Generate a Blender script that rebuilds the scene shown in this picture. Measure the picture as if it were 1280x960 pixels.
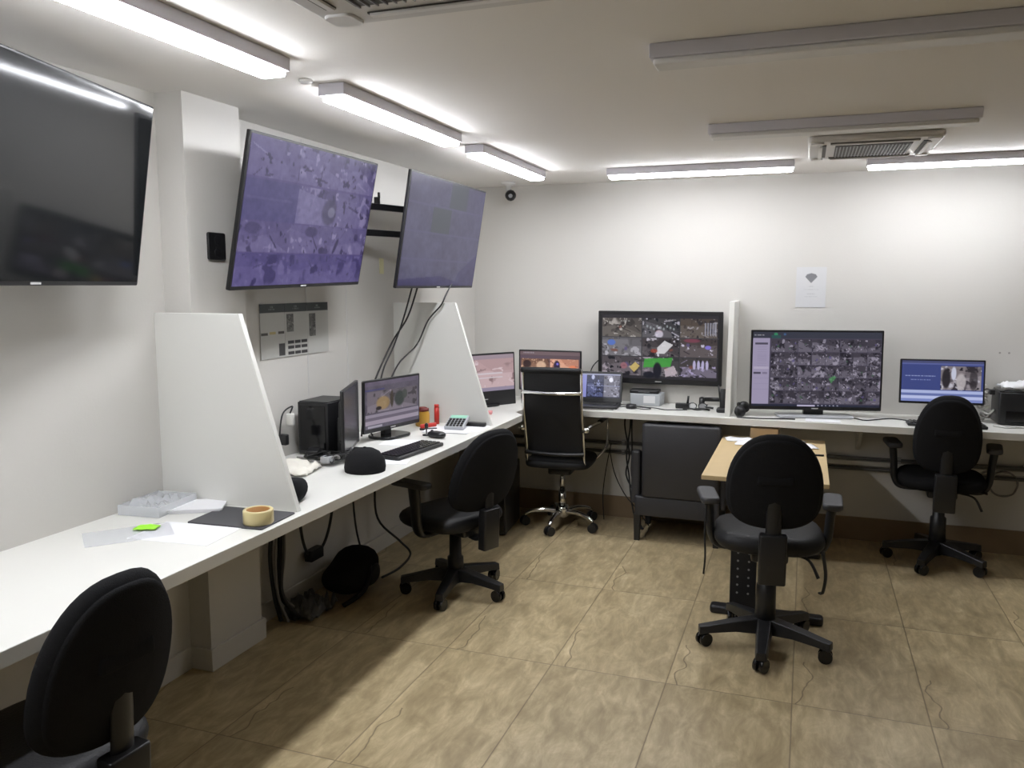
import bpy, math, random
import numpy as np
from mathutils import Vector, Matrix, Euler
PI = math.pi
S = bpy.context.scene
for o in list(bpy.data.objects): bpy.data.objects.remove(o)
COL = S.collection

# ------------------------------------------------------------------ camera, world, exposure
cam_d = bpy.data.cameras.new('camera'); cam = bpy.data.objects.new('camera', cam_d); COL.objects.link(cam)
cam_d.sensor_width = 36; cam_d.lens = 1021.7 / 1280 * 36; cam_d.clip_start = .02
cam.location = (0, 0, 1.68); cam.rotation_euler = (PI / 2 - .1206, 0, .3449)
S.camera = cam
w = bpy.data.worlds.new('world'); S.world = w; w.use_nodes = True
w.node_tree.nodes['Background'].inputs[0].default_value = (.8, .85, 1, 1)
w.node_tree.nodes['Background'].inputs[1].default_value = .02
S.view_settings.view_transform = 'Standard'; S.view_settings.look = 'None'
S.view_settings.gamma = 1; S.view_settings.use_curve_mapping = False
EXPO = 0.55
S.view_settings.exposure = EXPO
LAMP = 37.0
LAMP_COL = (.93, .95, 1.0)

# ------------------------------------------------------------------ room numbers (metres)
YB, ZC, XL, XC = 5.74, 2.396, -2.34, -2.213
XLOW, XCLOW = -2.50, -2.39      # wall and column faces below the worktop
XR, YR = 4.2, -3.4
ZD, TD = .853, .042            # worktop top and thickness
XF, YF = -1.69, 5.21           # worktop front edges
CY1, CY2 = 2.535, 2.862        # wall column

# ------------------------------------------------------------------ materials
def lin(c):
    c = c / 255.
    return c / 12.92 if c <= .04045 else ((c + .055) / 1.055) ** 2.4
def rgb(r, g, b): return (lin(r), lin(g), lin(b), 1)
def mat(name, col, rough=.5, metal=0, bump=0, bscale=60, var=0, vscale=8, coat=0, spec=.5, emit=None, es=0, trans=0, alpha=1):
    m = bpy.data.materials.new(name); m.use_nodes = True; nt = m.node_tree
    b = nt.nodes['Principled BSDF']
    b.inputs['Base Color'].default_value = col; b.inputs['Roughness'].default_value = rough
    b.inputs['Metallic'].default_value = metal; b.inputs['Specular IOR Level'].default_value = spec
    b.inputs['Coat Weight'].default_value = coat; b.inputs['Coat Roughness'].default_value = .05
    b.inputs['Transmission Weight'].default_value = trans; b.inputs['Alpha'].default_value = alpha
    if emit: b.inputs['Emission Color'].default_value = emit; b.inputs['Emission Strength'].default_value = es
    tc = nt.nodes.new('ShaderNodeTexCoord')
    if var:
        n = nt.nodes.new('ShaderNodeTexNoise'); n.inputs['Scale'].default_value = vscale; n.inputs['Detail'].default_value = 5
        nt.links.new(tc.outputs['Object'], n.inputs['Vector'])
        r = nt.nodes.new('ShaderNodeMapRange'); r.inputs[3].default_value = 1 - var; r.inputs[4].default_value = 1 + var
        nt.links.new(n.outputs['Fac'], r.inputs[0])
        x = nt.nodes.new('ShaderNodeVectorMath'); x.operation = 'SCALE'; x.inputs[0].default_value = col[:3]
        nt.links.new(r.outputs[0], x.inputs['Scale']); nt.links.new(x.outputs[0], b.inputs['Base Color'])
    if bump:
        n = nt.nodes.new('ShaderNodeTexNoise'); n.inputs['Scale'].default_value = bscale; n.inputs['Detail'].default_value = 3
        nt.links.new(tc.outputs['Object'], n.inputs['Vector'])
        bp = nt.nodes.new('ShaderNodeBump'); bp.inputs['Strength'].default_value = bump; bp.inputs['Distance'].default_value = .01
        nt.links.new(n.outputs['Fac'], bp.inputs['Height']); nt.links.new(bp.outputs[0], b.inputs['Normal'])
    return m
def screen_mat(name, strength=1.0, rough=.12, coat=.6, base=(.012, .012, .014, 1)):
    m = bpy.data.materials.new(name); m.use_nodes = True; nt = m.node_tree; b = nt.nodes['Principled BSDF']
    a = nt.nodes.new('ShaderNodeAttribute'); a.attribute_name = 'picture'
    nt.links.new(a.outputs['Color'], b.inputs['Emission Color'])
    b.inputs['Emission Strength'].default_value = strength / 2 ** EXPO
    b.inputs['Base Color'].default_value = base; b.inputs['Roughness'].default_value = rough; b.inputs['Specular IOR Level'].default_value = coat
    return m
def print_mat(name):
    m = bpy.data.materials.new(name); m.use_nodes = True; nt = m.node_tree; b = nt.nodes['Principled BSDF']
    a = nt.nodes.new('ShaderNodeAttribute'); a.attribute_name = 'picture'
    nt.links.new(a.outputs['Color'], b.inputs['Base Color']); b.inputs['Roughness'].default_value = .6
    return m

M_wall = mat('white_wall_paint', (.61, .592, .555, 1), .6, bump=.05, bscale=90, var=.02, vscale=1.3)
M_wall2 = mat('beige_wall_paint', (.50, .47, .43, 1), .7)
M_ceil = mat('ceiling_paint', (.80, .775, .745, 1), .8, bump=.03, bscale=60, var=.02, vscale=1)
M_lam = mat('white_laminate', (.71, .705, .665, 1), .32, var=.012, vscale=3)
M_edge = mat('laminate_edge', (.52, .515, .48, 1), .4)
M_blk = mat('black_plastic', (.012, .012, .013, 1), .38, bump=.03, bscale=300)
M_blkg = mat('gloss_black_plastic', (.008, .008, .009, 1), .12)
M_fab = mat('black_fabric', (.013, .013, .014, 1), .93, bump=.35, bscale=420, var=.15, vscale=60, spec=.15)
M_lea = mat('black_leather', (.012, .012, .013, 1), .55, bump=.15, bscale=140, spec=.3)
M_glea = mat('charcoal_leather', (.034, .034, .038, 1), .48, bump=.12, bscale=120, var=.08, vscale=5)
M_pad = mat('grey_arm_pad', (.045, .045, .048, 1), .5, bump=.05, bscale=200)
M_chr = mat('chrome', (.78, .78, .78, 1), .12, 1)
M_dmet = mat('dark_metal', (.03, .03, .033, 1), .4, .6)
M_gmet = mat('grey_metal', (.30, .30, .31, 1), .4, .5)
M_lamp_body = mat('lamp_housing', (.62, .60, .64, 1), .5)
M_lampw = mat('white_plastic', (.72, .71, .69, 1), .45)
M_emit = mat('lit_diffuser', (.9, .9, .9, 1), .5, emit=(*LAMP_COL, 1), es=LAMP)
M_emit_back = mat('lit_diffuser_back', (.9, .9, .9, 1), .5, emit=(*LAMP_COL, 1), es=LAMP * .74)
M_ac = mat('air_conditioner_plastic', (.60, .585, .565, 1), .45)
M_off = mat('unlit_diffuser', (.66, .645, .62, 1), .4)
M_grille = mat('vent_dark', (.09, .085, .08, 1), .6)
M_wood = mat('light_wood_laminate', rgb(206, 182, 138), .4, var=.05, vscale=14)
M_woode = mat('light_wood_edge', rgb(176, 146, 100), .45)
M_paper = mat('paper', (.85, .85, .87, 1), .7)
M_paper2 = mat('warm_paper', (.78, .75, .67, 1), .75, var=.05, vscale=40)
M_clear = mat('clear_plastic', (.85, .87, .9, 1), .15, trans=.2, alpha=.4)
M_card = mat('cardboard', rgb(165, 138, 100), .8, var=.06, vscale=30)
M_cable = mat('black_cable', (.012, .012, .012, 1), .5)
M_cgrey = mat('grey_cable', (.22, .21, .20, 1), .5)
M_cwhite = mat('white_cable', (.66, .66, .62, 1), .5)
M_green = mat('green_sticker', rgb(160, 235, 60), .6)
M_mat = mat('dark_clipboard', rgb(62, 62, 66), .5, var=.06, vscale=12)
M_tape = mat('tape_roll_amber', rgb(205, 190, 140), .3)
M_tapei = mat('tape_core', rgb(150, 105, 50), .7)
M_red = mat('red_plastic', rgb(190, 45, 35), .4)
M_mustard = mat('mustard_jar', rgb(196, 152, 60), .35)
M_lcd = mat('calculator_display', rgb(150, 205, 180), .3)
M_silver = mat('silver_plastic', (.42, .43, .45, 1), .35, .2)
M_key = mat('calculator_keys', (.25, .26, .28, 1), .5)
M_pink = mat('pink_notepad', rgb(225, 150, 150), .7)
M_pipe = mat('conduit_grey', (.10, .095, .09, 1), .5)
M_tray = mat('cable_channel', (.33, .32, .30, 1), .6)
M_logo = mat('pale_logo', (.5, .5, .5, 1), .4)
M_white_key = mat('white_label', (.7, .7, .7, 1), .5)

M_crump = mat('dark_grey_plastic_film', (.09, .088, .085, 1), .35)
def node(nt, t, **kw):
    n = nt.nodes.new(t)
    for k, v in kw.items(): setattr(n, k, v)
    return n
def floor_material(name, dark=1.0):
    m = bpy.data.materials.new(name); m.use_nodes = True; nt = m.node_tree; L = nt.links; b = nt.nodes['Principled BSDF']
    def math_(op, a, c=None, d=None):
        n = node(nt, 'ShaderNodeMath', operation=op)
        for i, v in enumerate((a, c, d)):
            if v is None: continue
            if isinstance(v, (int, float)): n.inputs[i].default_value = v
            else: L.new(v, n.inputs[i])
        return n.outputs[0]
    tc = node(nt, 'ShaderNodeTexCoord'); sp = node(nt, 'ShaderNodeSeparateXYZ'); L.new(tc.outputs['Object'], sp.inputs[0])
    x, y = sp.outputs[0], sp.outputs[1]
    ux = math_('DIVIDE', math_('ADD', x, 1.0066 + .5073 * 20), .5073); uy = math_('DIVIDE', math_('ADD', y, -3.3212 + .9685 * 20), .9685)
    fx, fy = math_('FRACT', ux), math_('FRACT', uy); cx, cy = math_('FLOOR', ux), math_('FLOOR', uy)
    dx = math_('MULTIPLY', math_('MINIMUM', fx, math_('SUBTRACT', 1, fx)), .5073); dy = math_('MULTIPLY', math_('MINIMUM', fy, math_('SUBTRACT', 1, fy)), .9685)
    d = math_('MINIMUM', dx, dy)
    grout = math_('SUBTRACT', 1, math_('SMOOTH_MIN', math_('DIVIDE', d, .0042), 1, .2))
    grout = math_('MAXIMUM', grout, 0)
    cc = node(nt, 'ShaderNodeCombineXYZ'); L.new(cx, cc.inputs[0]); L.new(cy, cc.inputs[1])
    wn = node(nt, 'ShaderNodeTexWhiteNoise'); L.new(cc.outputs[0], wn.inputs['Vector'])
    # streaked slate print, long along y
    off = node(nt, 'ShaderNodeVectorMath', operation='MULTIPLY_ADD'); L.new(wn.outputs['Color'], off.inputs[0]); off.inputs[1].default_value = (9, 9, 9); L.new(tc.outputs['Object'], off.inputs[2])
    mp = node(nt, 'ShaderNodeMapping'); L.new(off.outputs[0], mp.inputs[0]); mp.inputs['Rotation'].default_value = (0, 0, .35); mp.inputs['Scale'].default_value = (7.0, 3.0, 1)
    n1 = node(nt, 'ShaderNodeTexNoise'); L.new(mp.outputs[0], n1.inputs['Vector']); n1.inputs['Scale'].default_value = 1.6; n1.inputs['Detail'].default_value = 9; n1.inputs['Roughness'].default_value = .68; n1.inputs['Distortion'].default_value = .7
    mp2 = node(nt, 'ShaderNodeMapping'); L.new(off.outputs[0], mp2.inputs[0]); mp2.inputs['Rotation'].default_value = (0, 0, -.45); mp2.inputs['Scale'].default_value = (26, 5, 1)
    n2 = node(nt, 'ShaderNodeTexNoise'); L.new(mp2.outputs[0], n2.inputs['Vector']); n2.inputs['Scale'].default_value = 1.5; n2.inputs['Detail'].default_value = 6; n2.inputs['Roughness'].default_value = .6
    f = math_('ADD', math_('MULTIPLY', n1.outputs['Fac'], .72), math_('MULTIPLY', n2.outputs['Fac'], .28))
    cr = node(nt, 'ShaderNodeValToRGB'); L.new(f, cr.inputs[0]); e = cr.color_ramp.elements
    e[0].position = .30; e[0].color = rgb(140, 124, 94); e[1].position = .70; e[1].color = rgb(212, 196, 160)
    k = cr.color_ramp.elements.new(.46); k.color = rgb(167, 150, 116)
    k = cr.color_ramp.elements.new(.55); k.color = rgb(184, 167, 131)
    # thin ragged crack printed near one side of every tile
    wob = node(nt, 'ShaderNodeTexNoise', noise_dimensions='1D'); L.new(math_('ADD', math_('MULTIPLY', y, 3.5), math_('MULTIPLY', wn.outputs['Value'], 30)), wob.inputs['W']); wob.inputs['Scale'].default_value = 1; wob.inputs['Detail'].default_value = 2.5
    pos = math_('ADD', math_('MULTIPLY', math_('SUBTRACT', wob.outputs['Fac'], .5), .28), .09)
    crack = math_('LESS_THAN', math_('ABSOLUTE', math_('SUBTRACT', fx, pos)), .006)
    crack = math_('MULTIPLY', crack, math_('LESS_THAN', fy, .42)); crack = math_('MULTIPLY', crack, math_('GREATER_THAN', wn.outputs['Value'], .2))
    side = math_('MULTIPLY', math_('LESS_THAN', fx, pos), math_('LESS_THAN', fy, .5))
    tint = math_('ADD', math_('MULTIPLY', wn.outputs['Value'], .10), .92 * dark)
    tint = math_('MULTIPLY', tint, math_('ADD', 1, math_('MULTIPLY', side, .07)))
    sc = node(nt, 'ShaderNodeVectorMath', operation='SCALE'); L.new(cr.outputs[0], sc.inputs[0]); L.new(tint, sc.inputs['Scale'])
    mx = node(nt, 'ShaderNodeMix', data_type='RGBA'); L.new(math_('MAXIMUM', math_('MULTIPLY', crack, .6), math_('MULTIPLY', grout, .75)), mx.inputs[0]); L.new(sc.outputs[0], mx.inputs[6]); mx.inputs[7].default_value = rgb(84, 68, 48)
    L.new(mx.outputs[2], b.inputs['Base Color'])
    rr = math_('ADD', .26, math_('MULTIPLY', n1.outputs['Fac'], .2)); L.new(rr, b.inputs['Roughness'])
    bp = node(nt, 'ShaderNodeBump'); bp.inputs['Strength'].default_value = .25; bp.inputs['Distance'].default_value = .004
    L.new(math_('SUBTRACT', f, math_('ADD', grout, math_('MULTIPLY', crack, .5))), bp.inputs['Height']); L.new(bp.outputs[0], b.inputs['Normal'])
    return m
M_floor = floor_material('slate_print_tiles')
M_skirt = mat('brown_tile_skirting', rgb(128, 108, 82), .4, var=.18, vscale=6)

# ------------------------------------------------------------------ mesh builder
class MB:
    def __init__(s): s.v, s.f, s.sm, s.mi = [], [], [], []
    def add(s, vs, fs, smooth=False, mi=0):
        o = len(s.v); s.v += [tuple(p) for p in vs]
        for f in fs: s.f.append([i + o for i in f]); s.sm.append(smooth); s.mi.append(mi)
        return s
    def box(s, c, d, rz=0, rx=0, ry=0, mi=0, taper=None):
        x, y, z = [k / 2 for k in d]; t = taper or (1, 1)
        vs = [(-x, -y, -z), (x, -y, -z), (x, y, -z), (-x, y, -z), (-x * t[0], -y * t[1], z), (x * t[0], -y * t[1], z), (x * t[0], y * t[1], z), (-x * t[0], y * t[1], z)]
        R = Euler((rx, ry, rz)).to_matrix(); vs = [R @ Vector(p) + Vector(c) for p in vs]
        return s.add(vs, [(0, 3, 2, 1), (4, 5, 6, 7), (0, 1, 5, 4), (1, 2, 6, 5), (2, 3, 7, 6), (3, 0, 4, 7)], mi=mi)
    def rbox(s, c, d, r=.01, rz=0, rx=0, ry=0, seg=4, mi=0):
        # box with rounded vertical-ish corners and soft top/bottom edge
        x, y, z = [k / 2 for k in d]; r = min(r, x * .99, y * .99); e = min(r * .5, z * .6)
        def ring(inset, zz):
            P = []
            for (sx, sy, a0) in ((1, 1, 0), (-1, 1, 90), (-1, -1, 180), (1, -1, 270)):
                for i in range(seg + 1):
                    a = math.radians(a0 + 90 * i / seg); rr = max(r - inset, .0001)
                    P.append((sx * (x - r) + rr * math.cos(a), sy * (y - r) + rr * math.sin(a), zz))
            return P
        rings = [ring(e, -z), ring(e * .3, -z + e * .3), ring(0, -z + e), ring(0, z - e), ring(e * .3, z - e * .3), ring(e, z)]
        R = Euler((rx, ry, rz)).to_matrix(); n = len(rings[0]); V = [R @ Vector(p) + Vector(c) for rg in rings for p in rg]; F = []
        for k in range(5):
            for i in range(n): j = (i + 1) % n; F.append((k * n + i, k * n + j, (k + 1) * n + j, (k + 1) * n + i))
        s.add(V, F, True, mi); m = len(s.v) - len(V)
        s.f.append([m + i for i in range(n)][::-1]); s.sm.append(False); s.mi.append(mi)
        s.f.append([m + 5 * n + i for i in range(n)]); s.sm.append(False); s.mi.append(mi)
        return s
    def tube(s, pts, r, seg=8, closed=False, smooth_path=True, mi=0, flat=None):
        P = [Vector(p) for p in pts]
        if smooth_path and len(P) > 2:
            Q = []; n = len(P); rng = range(n if closed else n - 1); rs = []
            for i in rng:
                if closed: a, b, c, d = P[(i - 1) % n], P[i], P[(i + 1) % n], P[(i + 2) % n]
                else: a, b, c, d = P[max(i - 1, 0)], P[i], P[i + 1], P[min(i + 2, n - 1)]
                for k in range(6):
                    t = k / 6; Q.append(.5 * ((2 * b) + (c - a) * t + (2 * a - 5 * b + 4 * c - d) * t * t + (3 * b - a - 3 * c + d) * t ** 3))
                    if isinstance(r, (list, tuple)): rs.append(r[i] * (1 - t) + r[(i + 1) % n] * t)
            if not closed:
                Q.append(P[-1])
                if isinstance(r, (list, tuple)): rs.append(r[-1])
            P = Q
            if isinstance(r, (list, tuple)): r = rs
        n = len(P); V = []; F = []; up = Vector((0, 0, 1)); prev = None
        for i, p in enumerate(P):
            t = (P[(i + 1) % n] - P[i - 1]) if closed else (P[min(i + 1, n - 1)] - P[max(i - 1, 0)])
            if t.length < 1e-9: t = Vector((0, 0, 1))
            t.normalize()
            if prev is None: a = t.orthogonal().normalized() if abs(t.z) > .95 else t.cross(up).normalized()
            else:
                a = prev - t * prev.dot(t); a = a.normalized() if a.length > 1e-6 else t.orthogonal().normalized()
            prev = a; b = t.cross(a); rr = r[i] if isinstance(r, (list, tuple)) else r
            fa, fb = flat or (1, 1)
            for k in range(seg):
                an = 2 * PI * k / seg; V.append(p + a * (math.cos(an) * rr * fa) + b * (math.sin(an) * rr * fb))
        for i in range(n if closed else n - 1):
            for k in range(seg):
                j = (i + 1) % n; l = (k + 1) % seg; F.append((i * seg + k, i * seg + l, j * seg + l, j * seg + k))
        if not closed: F.append(tuple(range(seg))[::-1]); F.append(tuple((n - 1) * seg + k for k in range(seg)))
        return s.add(V, F, True, mi)
    def cyl(s, a, b, r0, r1=None, seg=20, mi=0):
        r1 = r0 if r1 is None else r1; a, b = Vector(a), Vector(b); t = (b - a).normalized(); u = t.orthogonal().normalized(); w_ = t.cross(u)
        V = []
        for p, r in ((a, r0), (b, r1)):
            for k in range(seg): an = 2 * PI * k / seg; V.append(p + u * math.cos(an) * r + w_ * math.sin(an) * r)
        F = [(k, (k + 1) % seg, seg + (k + 1) % seg, seg + k) for k in range(seg)]
        s.add(V, F, True, mi); m = len(s.v) - 2 * seg
        s.f.append([m + k for k in range(seg)][::-1]); s.sm.append(False); s.mi.append(mi); s.f.append([m + seg + k for k in range(seg)]); s.sm.append(False); s.mi.append(mi)
        return s
    def lathe(s, prof, c=(0, 0, 0), seg=24, mi=0, R=None):
        V = []; n = len(prof)
        for r, z in prof:
            for k in range(seg):
                an = 2 * PI * k / seg; p = Vector((r * math.cos(an), r * math.sin(an), z))
                if R: p = R @ p
                V.append(p + Vector(c))
        F = [(i * seg + k, i * seg + (k + 1) % seg, (i + 1) * seg + (k + 1) % seg, (i + 1) * seg + k) for i in range(n - 1) for k in range(seg)]
        F += [tuple(range(seg))[::-1], tuple((n - 1) * seg + k for k in range(seg))]
        return s.add(V, F, True, mi)
    def prism(s, poly, fn, t0, t1, mi=0):
        # poly: 2-D outline; fn(u, v, t) -> 3-D
        n = len(poly); V = [fn(u, v, t0) for u, v in poly] + [fn(u, v, t1) for u, v in poly]
        F = [tuple(range(n))[::-1], tuple(range(n, 2 * n))] + [(i, (i + 1) % n, n + (i + 1) % n, n + i) for i in range(n)]
        return s.add(V, F, mi=mi)
    def pad(s, w_, h_, t, fn, n=2.6, edge=.35, rings=9, seg=44, wob=None, mi=0):
        # puffy superellipse cushion in local (u, v), thickness along third axis; fn maps (u, v, t) -> 3-D ; wob(u,v)->(u,v)
        V = []; F = []; prof = []
        for k in range(rings): a = PI * k / (rings - 1) - PI / 2; prof.append((1 - edge * (1 - math.cos(a)) * min(1, t * 3 / min(w_, h_)), math.sin(a) * t / 2))
        allr = [(.02, prof[0][1]), (.5, prof[0][1])] + prof + [(.5, prof[-1][1]), (.02, prof[-1][1])]
        for q, z in allr:
            for i in range(seg):
                a = 2 * PI * i / seg; c, d = math.cos(a), math.sin(a)
                u = math.copysign(abs(c) ** (2 / n), c) * w_ / 2 * q; v = math.copysign(abs(d) ** (2 / n), d) * h_ / 2 * q
                if wob: u, v = wob(u, v)
                V.append(fn(u, v, z))
        m = len(allr)
        for k in range(m - 1):
            for i in range(seg): j = (i + 1) % seg; F.append((k * seg + i, k * seg + j, (k + 1) * seg + j, (k + 1) * seg + i))
        F += [tuple(range(seg))[::-1], tuple((m - 1) * seg + i for i in range(seg))]
        return s.add(V, F, True, mi)

def put(o, parent=None):
    COL.objects.link(o)
    if parent is not None: o.parent = parent
    return o
def obj(name, mb, m, parent=None, bevel=0, label=None, loc=None, rz=0, rot=None):
    me = bpy.data.meshes.new(name); me.from_pydata([tuple(v) for v in mb.v], [], mb.f); me.update()
    for p, sm, mi in zip(me.polygons, mb.sm, mb.mi): p.use_smooth = sm; p.material_index = mi
    for k in (m if isinstance(m, (list, tuple)) else [m]): me.materials.append(k)
    import bmesh as bmm
    bm = bmm.new(); bm.from_mesh(me); bmm.ops.recalc_face_normals(bm, faces=bm.faces); bm.to_mesh(me); bm.free()
    o = bpy.data.objects.new(name, me); put(o, parent)
    if bevel:
        b = o.modifiers.new('bevel', 'BEVEL'); b.width = bevel; b.segments = 2; b.limit_method = 'ANGLE'; b.angle_limit = math.radians(50)
    if label: o['label'] = label
    if loc is not None: o.location = loc
    if rz: o.rotation_euler = (0, 0, rz)
    if rot: o.rotation_euler = rot
    return o
def tag(o, label, cat, group=None, kind=None):
    if label: o['label'] = label
    if cat: o['category'] = cat
    if group: o['group'] = group
    if kind: o['kind'] = kind
    return o
def thing(name, label, cat, loc=(0, 0, 0), rot=(0, 0, 0), group=None):
    o = bpy.data.objects.new(name, None); put(o); o.location = loc
    o.rotation_euler = rot if isinstance(rot, (tuple, list)) else (0, 0, rot); o.empty_display_size = .1
    return tag(o, label, cat, group)
def struct(name, mb, m, bevel=0):
    o = obj(name, mb, m, bevel=bevel); o['kind'] = 'structure'; return o

# ------------------------------------------------------------------ pictures shown on screens and prints (vertex colours)
class Pic:
    def __init__(s, w_, h_, bg): s.w, s.h = w_, h_; s.a = np.zeros((h_, w_, 3)); s.a[:] = bg; s.Y, s.X = np.mgrid[0:h_, 0:w_]; s.Y = (s.Y + .5) / h_; s.X = (s.X + .5) / w_
    def rect(s, x0, y0, x1, y1, c, al=1): m = ((s.X >= x0) & (s.X < x1) & (s.Y >= y0) & (s.Y < y1))[..., None] * al; s.a = s.a * (1 - m) + np.array(c) * m; return s
    def ell(s, x, y, rx, ry, c, al=1, ang=0):
        dx, dy = s.X - x, (s.Y - y) * s.h / s.w; ca, sa = math.cos(ang), math.sin(ang); u = (dx * ca + dy * sa) / rx; v = (-dx * sa + dy * ca) / (ry * s.h / s.w)
        m = np.clip((1.15 - np.sqrt(u * u + v * v)) / .3, 0, 1)[..., None] * al; s.a = s.a * (1 - m) + np.array(c) * m; return s
    def poly(s, pts, c, al=1):
        m = np.ones_like(s.X, bool); n = len(pts)
        for i in range(n):
            (x0, y0), (x1, y1) = pts[i], pts[(i + 1) % n]; m &= ((x1 - x0) * (s.Y - y0) - (y1 - y0) * (s.X - x0)) >= 0
        m = m[..., None] * al; s.a = s.a * (1 - m) + np.array(c) * m; return s
    def noise(s, amp, cells, seed, x0=0, y0=0, x1=1, y1=1, col=(1, 1, 1)):
        r = np.random.RandomState(seed); tot = np.zeros_like(s.X); k = cells; am = 1.
        for _ in range(4):
            g = r.rand(int(k * .7) + 3, k + 3); u, v = s.X * k, s.Y * k * .7; i, j = v.astype(int), u.astype(int); fu, fv = u - j, v - i; fu = fu * fu * (3 - 2 * fu); fv = fv * fv * (3 - 2 * fv)
            tot += am * ((g[i, j] * (1 - fu) + g[i, j + 1] * fu) * (1 - fv) + (g[i + 1, j] * (1 - fu) + g[i + 1, j + 1] * fu) * fv - .5); k *= 2; am *= .6
        m = (s.X >= x0) & (s.X < x1) & (s.Y >= y0) & (s.Y < y1); s.a += (tot * m * amp)[..., None] * np.array(col); return s
    def field(s, k, seed):
        r = np.random.RandomState(seed); tot = np.zeros_like(s.X); am = 1.
        for _ in range(3):
            ky = k * s.h / s.w; g = r.rand(int(ky) + 4, int(k) + 4) - .5; u, v = s.X * k, s.Y * ky; i, j = v.astype(int), u.astype(int); fu, fv = u - j, v - i
            fu = fu * fu * (3 - 2 * fu); fv = fv * fv * (3 - 2 * fv)
            tot += am * ((g[i, j] * (1 - fu) + g[i, j + 1] * fu) * (1 - fv) + (g[i + 1, j] * (1 - fu) + g[i + 1, j + 1] * fu) * fv); k *= 2; am *= .65
        return tot
    def view(s, x0, y0, x1, y1, seed, base, light, dark, n=9, extra=()):
        # one camera view: sloping ground and walls, then blotches of crowding pale and dark shapes
        r = random.Random(seed); W, H = x1 - x0, y1 - y0; keep = s.a.copy()
        mixc = lambda a, b, t: np.array([a[i] * (1 - t) + b[i] * t for i in range(3)])
        s.rect(x0, y0, x1, y1, base); a1, a2 = r.uniform(.1, .7), r.uniform(.1, .7)
        s.poly([(x0, y0 + H * a1), (x1, y0 + H * a2), (x1, y1), (x0, y1)], mixc(base, light, r.uniform(.2, .6)), .8)
        s.poly([(x0 + W * r.uniform(.2, .7), y0), (x1, y0), (x1, y0 + H * r.uniform(.3, 1)), (x0 + W * r.uniform(.4, .8), y0 + H * .5)], mixc(base, dark, r.uniform(0, .6)), .6)
        k = (4.5 if W > .2 else 2.6) / W
        zone = np.clip((s.field(k * .5, seed + 1) + .15) * 5, 0, 1)
        for q, (c, th, al) in enumerate(((dark, .22, .85), (light, .26, .85), (mixc(base, dark, .6), .3, .7), (light, .42, 1), (dark, .42, 1))):
            m = (np.clip((s.field(k * (1, 1, 1.6, 1.8, 1.8)[q], seed * 7 + q) - th) * 9, 0, 1) * al * (zone if q < 3 else 1))[..., None]; s.a = s.a * (1 - m) + np.array(c) * m
        for c in extra[:2]:
            if r.random() < .5: s.ell(x0 + W * r.uniform(.2, .8), y0 + H * r.uniform(.3, .8), W * r.uniform(.04, .1), H * r.uniform(.05, .12), c, .8, r.uniform(-1, 1))
        for _ in range(3):
            cx, cy, a, l = x0 + W * r.random(), y0 + H * r.random(), r.uniform(-1.2, 1.2), W * r.uniform(.15, .35); t_ = H * r.uniform(.03, .07)
            s.poly([(cx, cy), (cx + math.cos(a) * l, cy + math.sin(a) * l), (cx + math.cos(a) * l - t_ * .3, cy + math.sin(a) * l + t_), (cx - t_ * .3, cy + t_)], mixc(dark, light, r.choice((0, 1))), .7)
        out = ~((s.X >= x0) & (s.X < x1) & (s.Y >= y0) & (s.Y < y1)); s.a[out] = keep[out]
        return s
    def text(s, x0, y, x1, h, c, seed=1, al=.8):
        r = random.Random(seed); x = x0
        while x < x1:
            wd = min(r.uniform(.012, .035), x1 - x); s.rect(x, y, x + wd, y + h, c, al); x += wd + .008
        return s
def picture(name, pic, w_, h_, m, parent=None, loc=(0, 0, 0), fn=None):
    """flat panel facing local -y carrying the picture"""
    nx, ny = pic.w, pic.h; V = []
    for j in range(ny):
        for i in range(nx): V.append(((i / (nx - 1) - .5) * w_ + loc[0], loc[1], (.5 - j / (ny - 1)) * h_ + loc[2]))
    F = [(j * nx + i, (j + 1) * nx + i, (j + 1) * nx + i + 1, j * nx + i + 1) for j in range(ny - 1) for i in range(nx - 1)]
    me = bpy.data.meshes.new(name); me.from_pydata(V, [], F); me.update()
    a = np.clip(pic.a / 255., 0, 1); a = np.where(a <= .04045, a / 12.92, ((a + .055) / 1.055) ** 2.4)
    at = me.color_attributes.new('picture', 'FLOAT_COLOR', 'POINT'); c = np.ones((nx * ny, 4), np.float32); c[:, :3] = a.reshape(-1, 3); at.data.foreach_set('color', c.ravel())
    me.materials.append(m); o = bpy.data.objects.new(name, me); return put(o, parent)

# ------------------------------------------------------------------ the room
T = .12
struct('floor', MB().box(((XLOW + XR) / 2, (YR + YB) / 2, -.05), (XR - XLOW + .3, YB - YR + .3, .1)), M_floor)
struct('ceiling', MB().box(((XL + XR) / 2, (YR + YB) / 2, ZC + .05), (XR - XL + .3, YB - YR + .3, .1)), M_ceil)
struct('wall_back', MB().box(((XLOW + XR) / 2, YB + T / 2, ZC / 2), (XR - XLOW + .24, T, ZC)), M_wall)
struct('wall_right', MB().box((XR + T / 2, (YR + YB) / 2, ZC / 2), (T, YB - YR, ZC)), M_wall2)
struct('wall_rear', MB().box(((XLOW + XR) / 2, YR - T / 2, ZC / 2), (XR - XLOW + .24, T, ZC)), M_wall2)
pl = [(XLOW - T, YR), (XL, YR), (XL, CY1), (XC, CY1), (XC, CY2), (XL - .02, CY2), (XL - .02, YB), (XLOW - T, YB)]
b = MB().prism(pl, lambda u, v, t: (u, v, t), ZD - TD, ZC)
pl = [(XLOW - T, YR), (XLOW, YR), (XLOW, 2.765), (XCLOW, 2.765), (XCLOW, 3.118), (XLOW, 3.118), (XLOW, YB), (XLOW - T, YB)]
b.prism(pl, lambda u, v, t: (u, v, t), 0, ZD - TD - .0005)
struct('wall_left', b, M_wall)
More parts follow.
